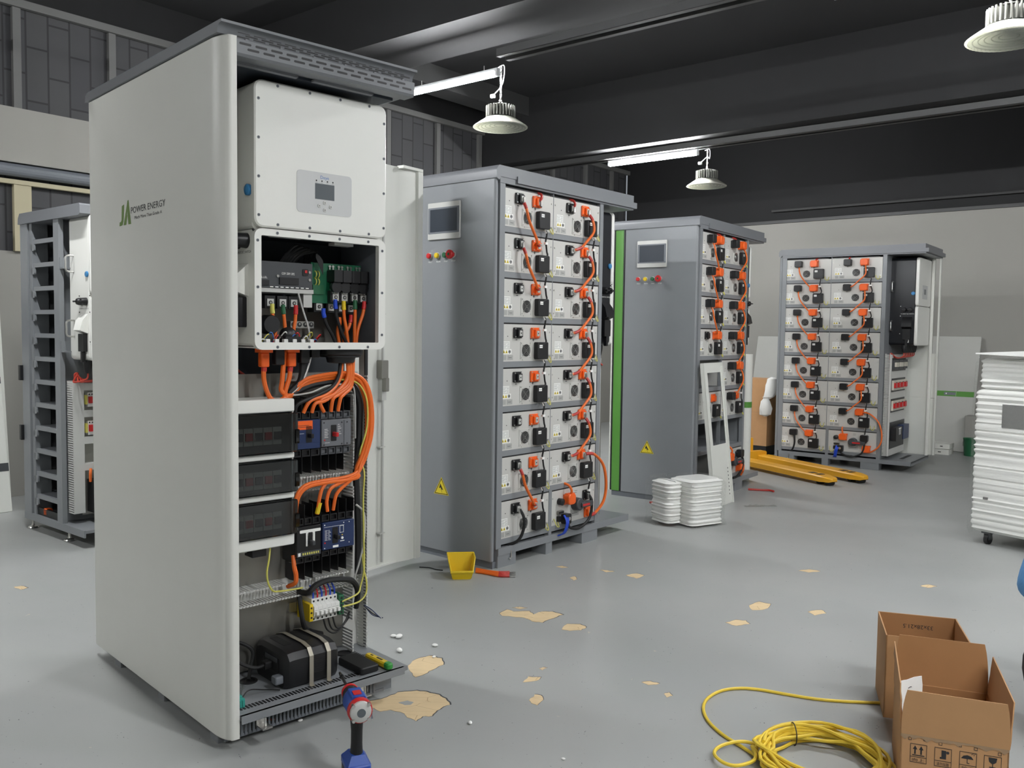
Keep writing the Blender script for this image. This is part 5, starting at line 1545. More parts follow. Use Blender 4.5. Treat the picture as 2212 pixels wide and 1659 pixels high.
for fr, wh, pl in ((C2, WH2, False), (C3, WH3, True), (C4, WH4, True)):
    pa = ([('orange', (MX[0] + POSX, -0.024, zs(0)))] if pl else [('lug', (MX[0] + POSX + 0.006, -0.024, zs(0)))])
    x = MX[0] + POSX
    single_cable(fr, 'short_cable', 'short cable end rising from the first orange socket, top left of %s' % wh, [(x, -0.026, zs(0)), (x + 0.012, -0.03, zs(0) + 0.03), (x + 0.02, 0.0, zs(0) + 0.052), (x + 0.03, 0.1, zs(0) + 0.055)], M['redsleeve'], 0.008, pa)
    x = MX[1] + NEGX
    pa = ([('black', (x, -0.024, zs(0)))] if pl else [('lug', (x + 0.006, -0.024, zs(0)))])
    single_cable(fr, 'short_cable', 'short cable end rising from the first black socket, top right of %s' % wh, [(x + 0.006, -0.026, zs(0)), (x + 0.012, -0.03, zs(0) + 0.03), (x + 0.01, 0.0, zs(0) + 0.052), (x + 0.01, 0.1, zs(0) + 0.055)], M['redsleeve'], 0.008, pa)
for fr, wh, pl in ((C2, WH2, False), (C4, WH4, True)):
    x, z = MX[1] + POSX, zs(6)
    k = [('orange', (x, -0.024, z)), ('orange', (0.51 + 0.378, -0.024, 0.21))] if pl else [('sleeve_a', 0), ('sleeve_b', 0), ('lug', (x + 0.006, -0.024, z))]
    single_cable(fr, 'loop_cable', 'orange cable looping outward down to the control module of %s' % wh, [(x + 0.02, -0.026, z), (x + 0.1, -0.04, z - 0.01), (x + 0.19, -0.05, z - 0.09), (x + 0.225, -0.05, z - 0.22), (x + 0.205, -0.045, z - 0.33), (x + 0.13, -0.03, z - 0.4), (x + 0.08, -0.026, z - 0.405)], M['orange'], 0.0095 if not pl else 0.0075, k)
    x, z = MX[0] + NEGX, zs(7)
    single_cable(fr, 'black_cable', 'black cable from the bottom left module down into the base of %s' % wh, [(x + 0.006, -0.026, z), (x + 0.02, -0.05, z - 0.05), (x + 0.022, -0.05, z - 0.12), (x - 0.005, -0.03, z - 0.19), (x - 0.06, 0.03, z - 0.225)], M['rubber'], 0.009, [('black', (x, -0.024, z))] if pl else [('lug', (x + 0.006, -0.024, z))])
    single_cable(fr, 'black_cable', 'black cable hanging from the control module of %s' % wh, [(0.866, -0.026, 0.325), (0.875, -0.05, 0.28), (0.866, -0.05, 0.2), (0.83, -0.045, 0.15), (0.74, -0.04, 0.12), (0.66, -0.03, 0.14), (0.64, -0.04, 0.18)], M['rubber'], 0.009, [('black', (0.866, -0.024, 0.32))] if pl else [('lug', (0.866, -0.024, 0.32))])
for fr, wh in ((C2, WH2), (C3, WH3), (C4, WH4)):
    x, z = 0.51 + 0.152, 0.32
    o = single_cable(fr, 'plug_cable', 'orange plug with a short cable on the control module of %s' % wh, [(x, -0.03, z + 0.02), (x - 0.002, -0.045, z + 0.05), (x - 0.012, -0.03, z + 0.085), (x - 0.02, 0.02, z + 0.1)], M['orange'], 0.008, [('orange', (x, -0.024, z))])
single_cable(C3, 'black_cable', 'black cables hanging at the control module of the green striped cabinet', [(0.88, -0.03, 0.33), (0.9, -0.05, 0.27), (0.88, -0.05, 0.2), (0.8, -0.04, 0.14), (0.72, -0.03, 0.13)], M['rubber'], 0.01, [('black', (0.88, -0.024, 0.33)), ])
single_cable(C3, 'orange_plug', 'orange plug low right on the control module of the green striped cabinet', [(0.9, -0.026, 0.2), (0.93, -0.04, 0.17), (0.93, -0.02, 0.13)], M['orange'], 0.008, [('orange', (0.895, -0.024, 0.205))])
iv = inverter(C2, 1.235, 0.055, 1.285, M['blackbody'], 'black sided inverter in the cabinet behind the yellow bin')
bay_glands(C2, iv, ye=0.01, xe=-0.2)
iv = inverter(C3, 1.235, 0.055, 1.285, M['blackbody'], 'black sided inverter in the green striped cabinet')
iv = inverter(C4, 1.27, 0.17, 1.285, M['blackbody'], 'black inverter with white front in the cabinet by the back wall')
bay_glands(C4, iv, n=7)

# devices poking through the cover of the cabinet by the back wall
def device_row(fr, z0, z1, y0, y1, n_, reds, label):
    t = fr.put(empty('breaker_group', label, 'circuit breaker', 'breaker rows by the back wall'), 0, 0, 0)
    MB().box(1.078, 1.081, y0, y1, z0, z1).build('opening', M['black'], t)
    w_ = (y1 - y0) / n_
    for k in range(n_):
        y = y0 + w_ * k
        mb = MB().use(M['beige'] if reds else M['darkgrey']).box(1.081, 1.1, y + 0.006, y + w_ - 0.006, z0 + 0.02, z1 - 0.02)
        mb.use(M['red'] if reds else M['beige']).box(1.1, 1.118, y + 0.012, y + w_ * 0.6, z0 + 0.045, z1 - 0.045)
        mb.use(M['black']).box(1.1, 1.106, y + w_ * 0.6, y + w_ - 0.008, z0 + 0.04, z1 - 0.04)
        mb.build('breaker_pole', None, t)
device_row(C4, 1.02, 1.155, 0.06, 0.6, 3, False, 'row of three dark breakers, topmost, in the cabinet by the back wall')
device_row(C4, 0.805, 0.945, 0.06, 0.6, 4, True, 'upper row of red breakers in the cabinet by the back wall')
device_row(C4, 0.595, 0.735, 0.06, 0.6, 4, True, 'lower row of red breakers in the cabinet by the back wall')
t = C4.put(empty('circuit_breaker', 'large black circuit breaker, lowest, in the cabinet by the back wall', 'circuit breaker'))
MB().box(1.078, 1.081, 0.05, 0.63, 0.22, 0.495).build('opening', M['black'], t)
MB().rbox(1.081, 1.13, 0.1, 0.36, 0.3, 0.44, 'x', 0.004).build('case', M['black'], t)
MB().rbox(1.081, 1.135, 0.37, 0.6, 0.3, 0.45, 'x', 0.004).build('case', M['blue'], t)
mb = MB().use(M['paper']).box(1.13, 1.131, 0.2, 0.3, 0.42, 0.432).box(1.13, 1.131, 0.22, 0.235, 0.36, 0.42).box(1.13, 1.131, 0.26, 0.275, 0.36, 0.42)
mb.build('front_marking', None, t, False)

# ------------------------------------------------------------------ the empty rack at the far left
def empty_rack():
    fr = C0
    t = fr.put(empty('battery_cabinet', 'empty open grey rack cabinet with bare shelves at the far left', 'battery cabinet', 'battery cabinets'))
    g, W, H = M['grey'], 0.7, 2.1
    mb = MB().box(0.08, 0.96, 0.0, W, 0.095, 0.113).box(0.08, 0.96, -0.012, 0.0, 0.07, 0.115)
    mb.build('deck', g, t)
    for x in (0.11, 0.66):
        for y in (0.03, W - 0.06):
            MB().lathe([(0.03, 0), (0.034, 0.004), (0.03, 0.012), (0.012, 0.018), (0.008, 0.03), (0.008, 0.095)], (x, y, 0), 18).build('levelling_foot', M['steel'], t)
    MB().box(0.08, 0.19, -0.01, 0.02, 0.113, 2.05).box(0.08, 0.086, 0.02, W, 0.113, 2.05).build('corner_post', g, t)
    MB().box(0.585, 0.66, -0.01, 0.02, 0.113, 2.05).box(0.59, 0.596, 0.02, W, 0.113, 2.05).build('corner_post', g, t)
    MB().box(0.2, 0.24, 0.0, 0.012, 0.113, 2.05).box(0.235, 0.24, 0.012, 0.1, 0.113, 2.05).build('shelf_rail', g, t)
    mb = MB().box(0.08, 0.96, W - 0.01, W, 0.113, 2.05)
    mb.build('rear_panel', g, t)
    mb = MB().prism([(0.07, 2.03), (0.075, 2.07), (0.1, H), (0.97, H), (0.98, 2.09), (0.98, 2.04), (0.96, 2.03)], -0.02, W + 0.01, 'y')
    mb.build('roof', M['capgrey'], t)
    z = 1.895
    for k in range(12):
        mb = MB().box(0.21, 0.59, 0.005, 0.02, z, z + 0.028).box(0.21, 0.59, 0.02, W - 0.05, z + 0.024, z + 0.027)
        mb.rbox(0.215, 0.27, 0.0, 0.012, z - 0.045, z, 'y', 0.012)
        mb.build('shelf', g, t)
        z -= 0.152
    MB().box(0.2, 0.59, 0.01, 0.03, 0.113, 0.16).build('bottom_rail', M['black'], t)
    duct_box(0.655, 0.735, 0.03, 0.10, 0.18, 1.02).build('wire_duct', M['duct'], t)
    MB().box(0.69, 0.695, 0.1, 0.66, 0.16, 1.0).build('mounting_plate', M['dullsteel'], t)
    for z in (0.98, 0.81, 0.64, 0.47):
        MB().rbox(0.695, 0.735, 0.1, 0.66, z - 0.02, z + 0.025, 'x', 0.003).build('wire_duct', M['duct'], t)
    for z0 in (0.6, 1.0):
        MB().rbox(0.06, 0.095, -0.03, -0.01, z0, z0 + 0.1, 'z', 0.004).build('hinge', M['black'], t)
    for z0 in (1.2, 1.72):
        MB().box(0.66, 0.71, -0.005, 0.05, z0, z0 + 0.008).box(0.66, 0.668, -0.005, 0.05, z0, z0 + 0.07).build('bracket', g, t)
    iv = inverter(C0, 0.99, 0.035, 1.15, M['white'], 'white inverter in the empty rack at the far left')
    bay_glands(C0, iv, n=5, ye=0.03, xe=-0.29)
    for z in (0.9, 0.72):
        b = fr.put(empty('breaker_pair', 'red and white breaker pair, %s of two, far left rack' % ('upper' if z > 0.8 else 'lower'), 'circuit breaker', 'red breakers in the far left rack'))
        for k in range(3):
            y = 0.125 + 0.04 * k
            mb = MB().use(M['breaker']).box(0.695, 0.73, y, y + 0.038, z - 0.045, z + 0.045).use(M['red']).box(0.73, 0.75, y + 0.004, y + 0.032, z - 0.022, z + 0.02)
            mb.use(M['ink']).cyl((0.73, y + 0.01, z + 0.034), (0.731, y + 0.01, z + 0.034), 0.005, n=8).cyl((0.73, y + 0.028, z + 0.034), (0.731, y + 0.028, z + 0.034), 0.005, n=8)
            mb.build('breaker_pole', None, b)
        MB().use(M['yg']).rbox(0.695, 0.735, 0.108, 0.122, z - 0.03, z + 0.03, 'x', 0.003).build('terminal', None, b)
    b = fr.put(empty('circuit_breaker', 'black circuit breaker with white twin bars, bottom of the far left rack', 'circuit breaker'))
    MB().rbox(0.695, 0.78, 0.13, 0.36, 0.18, 0.39, 'x', 0.004).build('case', M['black'], b)
    MB().box(0.78, 0.781, 0.16, 0.27, 0.33, 0.345).box(0.78, 0.781, 0.19, 0.205, 0.27, 0.33).box(0.78, 0.781, 0.225, 0.24, 0.27, 0.33).build('front_marking', M['paper'], b, False)
    o = MB().cable([(0.75, 0.13, 0.46), (0.765, 0.12, 0.43), (0.755, 0.125, 0.38)], 0.009, 8, 6).build('power_cable', M['orange'])
    fr.put(tag(o, 'orange cable entering the black breaker in the far left rack', 'cable'))
    o = MB().cable([(0.36, 0.03, 0.15), (0.38, 0.02, 0.135), (0.46, 0.03, 0.13), (0.58, 0.06, 0.122)], 0.01, 8, 6).build('power_cable', M['orange'])
    fr.put(tag(o, 'orange cable with a plug lying on the floor of the far left rack', 'cable'))
    MB().rbox(0.33, 0.37, 0.01, 0.05, 0.115, 0.165, 'x', 0.008).build('orange_plug', M['orangep'], o)
empty_rack()

# ------------------------------------------------------------------ loose things around the room
def W_(name, label, cat, x, y, z=0, rz=0, group=None):
    t = empty(name, label, cat, group)
    t.location = (x, y, z); t.rotation_euler = (0, 0, rz)
    return t

# leaning white frame panel on the striped cabinet
t = C3.put(empty('frame_panel', 'white sheet metal frame panel leaning on the green striped cabinet', 'panel'), 0.0, -0.195, 0.0, 0.0)
t.rotation_euler = (RD(-6.6), 0, C3.a)
mb = MB().ring(-0.03, 0.35, 0, 1.15, 0.03, 0.29, 0.49, 1.07, 0, 0.003)
for x0, x1 in ((-0.03, -0.026), (0.346, 0.35)):
    mb.box(x0, x1, 0, 0.03, 0, 1.15)
mb.box(-0.03, 0.35, 0, 0.03, 1.146, 1.15).box(-0.03, 0.35, 0, 0.03, 0, 0.004)
mb.box(0.31, 0.33, -0.012, 0.0, 0.0, 1.12)
for k in range(7):
    mb.use(M['ink']) if 0 else None
f = mb.build('sheet', M['doorwhite'], t)
mb = MB()
for k in range(8):
    mb.rbox(0.275, 0.285, -0.001, 0.0, 0.07 + 0.03 * k, 0.083 + 0.03 * k, 'y', 0.004)
mb.build('slot_row', M['ink'], t)

# rounded white panel standing behind the striped cabinet
o = MB().use(M['panelwhite']).rbox(1.392, 1.505, 0.1, 0.52, 0.0, 1.19, 'z', 0.05, 0.004).use(M['striplight']).rbox(1.391, 1.506, 0.099, 0.521, 0.69, 0.745, 'z', 0.05).build('cover_panel')
C3.put(tag(o, 'rounded white panel with green band standing behind the green striped cabinet', 'panel'))

# white panels leaning on the back wall
def lean_panel(e2a, e2b, h, label):
    t = RM.put(empty('cover_panel', label, 'panel', 'white panels on the back wall'), 11.62, e2a, 0)
    t.rotation_euler = (0, RD(12.5), RM.a)
    wd = e2b - e2a
    MB().rbox(-0.018, 0, 0, wd, 0, h, 'x', 0.012, 0.003).build('sheet', M['leanwhite'], t)
    mb = MB().use(M['striplight']).box(-0.0192, -0.017, 0.02, wd - 0.002, 0.67, 0.735)
    mb.use(M['midgrey']).box(-0.0202, -0.018, wd * 0.35, wd * 0.55, 0.685, 0.72).use(M['paper']).box(-0.0206, -0.019, wd * 0.34, wd * 0.342, 0.672, 0.733).box(-0.0206, -0.019, wd * 0.5, wd * 0.52, 0.695, 0.71)
    mb.build('green_band', None, t)
lean_panel(2.4, 3.05, 1.42, 'white panel with green band leaning on back wall, right of last cabinet')
lean_panel(4.66, 5.25, 1.39, 'white panel with green band leaning on back wall, behind the cardboard box')

for k, (dx, dz, ln) in enumerate(((0, 0, 0.42), (0.02, 0.065, 0.36))):
    t = RM.put(empty('sheet_part', 'white folded sheet part, %s of two stacked by the back wall' % ('lower', 'upper')[k], 'sheet part', 'sheet parts by the back wall'), 11.2 + dx, 2.55, dz)
    mb = MB().rbox(0, 0.22, 0, ln, 0, 0.06, 'z', 0.006)
    mb.build('body', M['panelwhite'], t)
    MB().box(-0.001, 0, ln * 0.2, ln * 0.28, 0.025, 0.035).box(-0.001, 0, ln * 0.7, ln * 0.76, 0.025, 0.035).build('cutout', M['ink'], t)
t = W_('bucket', 'dark green bucket by the back wall beside the wrapped pack', 'bucket', 5.36, 10.25)
MB().lathe([(0.07, 0), (0.085, 0.2), (0.09, 0.205), (0.08, 0.2), (0.066, 0.008)], n=24).build('body', M['green'], t)
MB().cable([(-0.086, 0, 0.19), (-0.08, 0.03, 0.12), (0, 0.09, 0.1), (0.08, 0.03, 0.12), (0.086, 0, 0.19)], 0.003, 6).build('handle', M['steel'], t)
t = RM.put(empty('grey_unit', 'pale grey perforated unit by the back wall behind the bucket', 'cabinet'), 11.5, 2.2, 0)
MB().rbox(0, 0.2, 0, 0.26, 0.0, 0.45, 'z', 0.01, 0.004).build('casing', M['wallwhite'], t)
mb = MB()
for r_ in range(5):
    for k in range(6):
        mb.box(-0.001, 0, 0.02 + 0.04 * k + 0.01 * (r_ % 2), 0.045 + 0.04 * k + 0.01 * (r_ % 2), 0.08 + 0.025 * r_, 0.09 + 0.025 * r_)
mb.build('vent_slots', M['ink'], t)

# tall cardboard box and white bag behind it
t = W_('cardboard_box', 'tall brown cardboard box on a black base near the back wall', 'box', 2.9, 10.0, 0, RD(48))
MB().box(0, 0.4, 0, 0.5, 0.11, 0.87).build('carton', M['card'], t)
MB().box(0.005, 0.39, 0.005, 0.49, 0, 0.11).build('base', M['black'], t)
o = MB().box(-0.001, 0.0, 0.03, 0.3, 0.49, 0.492).build('seam', M['cardedge'], t)
rnd = random.Random(5)
mb = MB()
L = []
for k, (r_, z) in enumerate(((0.02, 0), (0.07, 0.02), (0.085, 0.09), (0.06, 0.17), (0.03, 0.2), (0.045, 0.22))):
    L.append([(r_ * cos(2 * pi * j / 14) * rnd.uniform(0.8, 1.15), 0.6 * r_ * sin(2 * pi * j / 14) * rnd.uniform(0.8, 1.15), z) for j in range(14)])
mb.loft(L)
t = W_('white_bag', 'white cloth bag hanging at the tall cardboard box', 'bag', 2.86, 9.92, 0.46, RD(20))
mb.build('pouch', M['foamclean'], t)
mb = MB()
L = []
for zz, sx_, sy_, ox in ((0.19, 0.03, 0.03, 0.03), (0.22, 0.07, 0.05, 0.06), (0.28, 0.085, 0.05, 0.09), (0.35, 0.08, 0.045, 0.1), (0.42, 0.06, 0.04, 0.1), (0.44, 0.02, 0.02, 0.1)):
    L.append([(ox + sx_ * cos(2 * pi * j / 14) * rnd.uniform(0.85, 1.15), 0.03 + sy_ * sin(2 * pi * j / 14) * rnd.uniform(0.85, 1.15), zz) for j in range(14)])
mb.loft(L)
mb.build('cloth', M['foamclean'], t)

# foam packs
def ribbed(mb, x0, x1, y0, y1, z0, z1, n_, amp, rnd, r=0.03):
    L = []
    for i in range(n_ * 4 + 1):
        z = z0 + (z1 - z0) * i / (n_ * 4)
        ins = amp * (0.5 + 0.5 * cos(pi * (i % 4) / 2)) + rnd.uniform(-amp, amp) * 0.6
        ed = 0.02 * (max(0, 1 - i / 2) + max(0, (i - n_ * 4 + 2) / 2))
        q = rr(x0 + ins + ed, x1 - ins - ed, y0 + ins + ed, y1 - ins - ed, r, 5)
        L.append([(a + rnd.uniform(-1, 1) * amp * 0.3, b + rnd.uniform(-1, 1) * amp * 0.3, z) for a, b in q])
    return mb.loft(L)
t = W_('foam_pack', 'film wrapped pack of white foam sheets on the floor', 'pack', 1.253, 6.141, 0, 0.53)
rnd = random.Random(11)
ribbed(MB(), 0.03, 0.34, 0.0, 0.26, 0.0, 0.335, 12, 0.008, rnd, 0.05).build('foam_stack', M['foam'], t)
ribbed(MB(), -0.1, 0.045, 0.1, 0.32, 0.012, 0.32, 11, 0.008, rnd, 0.05).build('foam_stack', M['foam'], t)
mb = MB()
L = []
for z, k in ((0.0, 1.06), (0.05, 1.02), (0.15, 1.03), (0.3, 1.02), (0.345, 0.9), (0.35, 0.3)):
    q = [(-0.11, 0.34), (-0.12, 0.2), (-0.02, 0.05), (0.03, -0.01), (0.2, -0.012), (0.34, 0.0), (0.35, 0.15), (0.34, 0.27), (0.15, 0.3), (0.0, 0.34)]
    L.append([(0.12 + (a - 0.12) * k + rnd.uniform(-.006, .006), 0.15 + (b - 0.15) * k + rnd.uniform(-.006, .006), z + 0.001) for a, b in q])
mb.loft(L).build('film', M['wrap'], t)

t = W_('wrapped_pallet', 'tall film wrapped stack of white foam on casters at the right edge', 'pack', 3.076, 5.867, 0, -1.0)
rnd = random.Random(4)
ribbed(MB(), 0.0, 0.95, 0.0, 0.6, 0.085, 1.03, 24, 0.006, rnd, 0.03).build('foam_stack', M['foam'], t)
ribbed(MB(), 0.02, 0.9, 0.01, 0.55, 1.03, 1.235, 6, 0.006, rnd, 0.03).build('foam_stack', M['foam'], t)
mb = MB().box(0.19, 0.62, -0.004, 0.0, 0.79, 0.94)
mb.build('grey_window', M['inkgrey'], t)
mb = MB().box(0.09, 0.12, -0.006, 0.002, 0.305, 0.32)
mb.build('grey_tag', M['inkgrey'], t)
mb = MB().loft([[(0.03, -0.06, 1.262), (0.5, -0.1, 1.25), (0.95, -0.02, 1.265), (0.95, 0.5, 1.28), (0.1, 0.45, 1.275)], [(0.03, -0.06, 1.27), (0.5, -0.1, 1.258), (0.95, -0.02, 1.273), (0.95, 0.5, 1.288), (0.1, 0.45, 1.283)]])
mb.build('top_sheet', M['foamclean'], t)
L = []
for z, k in ((0.06, 1.0), (0.1, 1.012), (0.4, 1.008), (0.9, 1.012), (1.2, 1.0), (1.26, 0.94)):
    L.append([(0.475 + (a - 0.475) * k + rnd.uniform(-.01, .01), 0.3 + (b - 0.3) * k + rnd.uniform(-.01, .01), z) for a, b in rr(-0.012, 0.962, -0.012, 0.612, 0.04, 3)])
MB().loft(L, False, False).build('film', M['wrap'], t)
for x, y in ((0.1, 0.06), (0.85, 0.06), (0.1, 0.52), (0.85, 0.52)):
    c = MB().box(x - 0.03, x + 0.03, y - 0.03, y + 0.03, 0.072, 0.09).box(x - 0.018, x - 0.014, y - 0.02, y + 0.02, 0.03, 0.075).box(x + 0.014, x + 0.018, y - 0.02, y + 0.02, 0.03, 0.075).build('caster', M['darkgrey'], t)
    MB().cyl((x - 0.013, y, 0.034), (x + 0.013, y, 0.034), 0.034, n=18).build('wheel', M['black'], c)

# pallet truck
t = W_('pallet_truck', 'yellow pallet truck with its two forks pointing along the floor', 'pallet truck', 2.953, 7.995, 0, math.atan2(0.91, -0.41))
def fork(y, ln):
    mb = MB().loft([[(x, y - w_, z0), (x, y + w_, z0), (x, y + w_, z1 - 0.01), (x, y + w_ - 0.012, z1), (x, y - w_ + 0.012, z1), (x, y - w_, z1 - 0.01)] for x, w_, z0, z1 in ((0.0, 0.03, 0.045, 0.07), (0.02, 0.05, 0.035, 0.078), (0.12, 0.075, 0.03, 0.085), (0.3, 0.078, 0.03, 0.088), (ln, 0.078, 0.035, 0.09))])
    f = mb.build('fork', M['forkyellow'], t)
    MB().box(0.16, 0.21, y - 0.035, y + 0.035, 0.086, 0.0885).box(0.25, 0.31, y - 0.035, y + 0.035, 0.087, 0.0895).build('slot', M['black'], f)
    MB().cyl((0.06, y - 0.035, 0.028), (0.06, y + 0.035, 0.028), 0.028, n=18).cyl((0.17, y - 0.035, 0.028), (0.17, y + 0.035, 0.028), 0.028, n=18).build('roller', M['rubber'], f)
fork(-0.0, 1.42)
fork(-0.38, 1.42)
MB().rbox(1.42, 1.5, -0.42, 0.08, 0.04, 0.13, 'x', 0.02).loft([[(1.5, -0.3, 0.06), (1.5, -0.08, 0.06), (1.5, -0.08, 0.26), (1.5, -0.3, 0.26)], [(1.62, -0.26, 0.06), (1.62, -0.12, 0.06), (1.62, -0.12, 0.3), (1.62, -0.26, 0.3)]]).build('body', M['forkyellow'], t)
MB().cyl((1.6, -0.25, 0.085), (1.6, -0.2, 0.085), 0.085, n=20).cyl((1.6, -0.18, 0.085), (1.6, -0.13, 0.085), 0.085, n=20).build('steer_wheel', M['rubber'], t)
MB().tube([(1.58, -0.19, 0.25), (1.7, -0.19, 0.95)], 0.018, 10).tube([(1.7, -0.19, 0.95), (1.7, -0.28, 1.02), (1.72, -0.27, 1.12), (1.72, -0.11, 1.12), (1.7, -0.1, 1.02), (1.7, -0.19, 0.95)], 0.012, 8).build('pull_handle', M['black'], t)

# yellow parts bin
t = W_('parts_bin', 'small yellow plastic parts bin on the floor', 'bin', -0.262, 4.80, 0, 0.12)
def U(z, wx, yf, yb, tk):
    return [(-wx, yf, z), (wx, yf, z), (wx, yb, z), (-wx, yb, z)]
mb = MB().use(M['yellow'])
mb.loft([U(0.0, 0.05, 0.0, 0.13, 0), U(0.004, 0.05, 0.0, 0.13, 0)])
for s_ in (-1, 1):
    poly = [(0.0, 0.004), (0.13, 0.004), (0.145, 0.112), (0.03, 0.112), (-0.005, 0.06), (-0.016, 0.045)]
    a = [(s_ * (0.048 + 0.22 * z), y, z) for y, z in poly]
    b = [(s_ * (0.052 + 0.22 * z), y, z) for y, z in poly]
    mb.loft([a, b])
mb.loft([[(-0.048, 0.128, 0.004), (0.048, 0.128, 0.004), (0.073, 0.143, 0.112), (-0.073, 0.143, 0.112)], [(-0.048, 0.132, 0.004), (0.048, 0.132, 0.004), (0.073, 0.147, 0.112), (-0.073, 0.147, 0.112)]])
mb.loft([[(-0.048, 0.0, 0.004), (0.048, 0.0, 0.004), (0.06, -0.014, 0.045), (-0.06, -0.014, 0.045)], [(-0.048, 0.004, 0.004), (0.048, 0.004, 0.004), (0.06, -0.01, 0.045), (-0.06, -0.01, 0.045)]])
mb.rbox(-0.063, 0.063, -0.022, -0.008, 0.038, 0.05, 'x', 0.003)
for s_ in (-1, 1):
    mb.tube([(s_ * 0.0745, 0.148, 0.112), (s_ * 0.0745, 0.03, 0.112), (s_ * 0.063, -0.006, 0.06), (s_ * 0.06, -0.016, 0.046)], 0.004, 6)
mb.tube([(-0.0745, 0.148, 0.112), (0.0745, 0.148, 0.112)], 0.004, 6)
mb.build('tray', None, t)
rnd = random.Random(2)
for k in range(7):
    x, y = rnd.uniform(-0.035, 0.035), rnd.uniform(0.03, 0.1)
    o = MB().cyl((-0.012, 0, 0.006), (0.01, 0, 0.006), 0.004, n=8).cyl((0.01, 0, 0.006), (0.015, 0, 0.006), 0.007, n=6).build('bolt', M['steel'])
    o.location = (-0.262 + x, 4.80 + y, 0.006); o.rotation_euler = (0, 0, rnd.uniform(0, 6))
    tag(o, 'small steel bolt lying inside the yellow parts bin', 'bolt', 'bolts in the yellow bin')

# orange cable ends on the floor
for k in range(3):
    dy = 0.03 * k
    pts = [(-0.19, 4.99 - dy, 0.008), (-0.13, 4.95 - dy * 0.8, 0.008), (-0.06, 4.922 - dy * 1.1, 0.008), (0.0, 4.925 - dy * 1.2, 0.008)]
    sp = spline(pts, 6)
    o = MB().tube(sp, 0.0075, 8).build('cable_end', M['orange'])
    tag(o, 'orange cable end with red sleeve and lug on the floor right of yellow bin', 'cable', 'cable ends by the yellow bin')
    MB().tube(sp[-7:], 0.0085, 8).build('red_sleeve', M['redsleeve'], o)
    MB().rbox(-0.002, 0.035, 4.918 - dy * 1.2, 4.932 - dy * 1.2, 0.005, 0.011, 'z', 0.005).build('cable_lug', M['steel'], o)
for k in range(3):
    dy = 0.03 * k
    o = MB().cable([(1.155 - dy * 0.2, 7.0 + dy, 0.008), (1.2, 6.95 + dy, 0.008), (1.27, 6.9 + dy, 0.008), (1.33, 6.88 + dy * 0.6, 0.008)], 0.008, 8, 6).build('cable_end', M['orange'])
    tag(o, 'orange cable end on the floor left of the foam pack', 'cable', 'cable ends by the foam pack')
    MB().tube([(1.155 - dy * 0.2, 7.0 + dy, 0.008), (1.14 - dy * 0.2, 7.018 + dy, 0.008)], 0.0085, 8).build('red_sleeve', M['redsleeve'], o)
o = MB().cable([(2.1, 7.75, 0.008), (2.2, 7.72, 0.008), (2.27, 7.7, 0.01), (2.3, 7.66, 0.008)], 0.009, 8, 6).build('cable_end', M['redsleeve'])
tag(o, 'dark red cable end on the floor under the green striped cabinet', 'cable')

# cordless impact driver standing on its battery
t = W_('impact_driver', 'blue and red cordless impact driver standing on its battery', 'power tool', -0.455, 2.6, 0, RD(112))
# local +x is where the bit points
MB().rbox(-0.05, 0.06, -0.035, 0.035, 0.0, 0.045, 'z', 0.012, 0.005).build('battery', M['black'], t)
b = MB().use(M['drillblue']).rbox(-0.05, 0.06, -0.037, 0.037, 0.045, 0.068, 'z', 0.014, 0.004)
b.loft([[(-0.045, -0.034, 0.066), (0.05, -0.034, 0.066), (0.05, 0.034, 0.066), (-0.045, 0.034, 0.066)], [(-0.028, -0.02, 0.092), (0.024, -0.02, 0.092), (0.024, 0.02, 0.092), (-0.028, 0.02, 0.092)]])
b.use(M['red']).box(-0.0512, -0.05, -0.02, 0.012, 0.05, 0.06).box(-0.0515, -0.051, 0.018, 0.024, 0.05, 0.062)
b.build('foot', None, t)
MB().loft([[(cx + a * rx, ry * s_, z) for a, s_ in [(cos(2 * pi * j / 14), sin(2 * pi * j / 14)) for j in range(14)]] for cx, rx, ry, z in ((-0.002, 0.026, 0.019, 0.085), (-0.004, 0.022, 0.017, 0.12), (-0.006, 0.023, 0.017, 0.16), (-0.004, 0.028, 0.019, 0.19), (0.0, 0.034, 0.022, 0.21))]).build('grip', M['rubber'], t)
MB().rbox(0.02, 0.034, -0.008, 0.008, 0.16, 0.195, 'y', 0.005).build('trigger', M['red'], t)
zc = 0.238
mb = MB().use(M['drillblue']).lathe([(0.028, -0.055), (0.035, -0.045), (0.036, 0.03), (0.03, 0.05)], (0, 0, zc), 20, 'x')
mb.use(M['red']).lathe([(0.0355, -0.058), (0.0375, -0.05), (0.0375, -0.04), (0.0355, -0.036)], (0, 0, zc), 20, 'x')
mb.rbox(-0.02, 0.01, -0.012, 0.012, zc + 0.034, zc + 0.0385, 'z', 0.003)
mb.use(M['drillblue']).rbox(-0.035, 0.035, -0.02, 0.02, zc + 0.02, zc + 0.0365, 'x', 0.005)
mb.build('motor_housing', None, t)
mb = MB().use(M['alu']).lathe([(0.0, -0.07), (0.02, -0.069), (0.031, -0.064), (0.033, -0.058)], (0, 0, zc), 20, 'x')
mb.use(M['lcd']).lathe([(0.0, -0.0712), (0.013, -0.0708), (0.013, -0.066)], (0, 0, zc), 16, 'x')
for a in (45, 135, 225, 315):
    mb.use(M['steel']).cyl((-0.07, 0.032 * cos(RD(a)), zc + 0.032 * sin(RD(a))), (-0.056, 0.032 * cos(RD(a)), zc + 0.032 * sin(RD(a))), 0.005, n=8)
mb.build('rear_cap', None, t)
MB().tube([(-0.055, -0.036, zc - 0.03), (-0.02, -0.042, zc - 0.03), (-0.02, -0.042, zc - 0.012), (-0.05, -0.037, zc - 0.01)], 0.0025, 6).build('belt_clip', M['steel'], t)
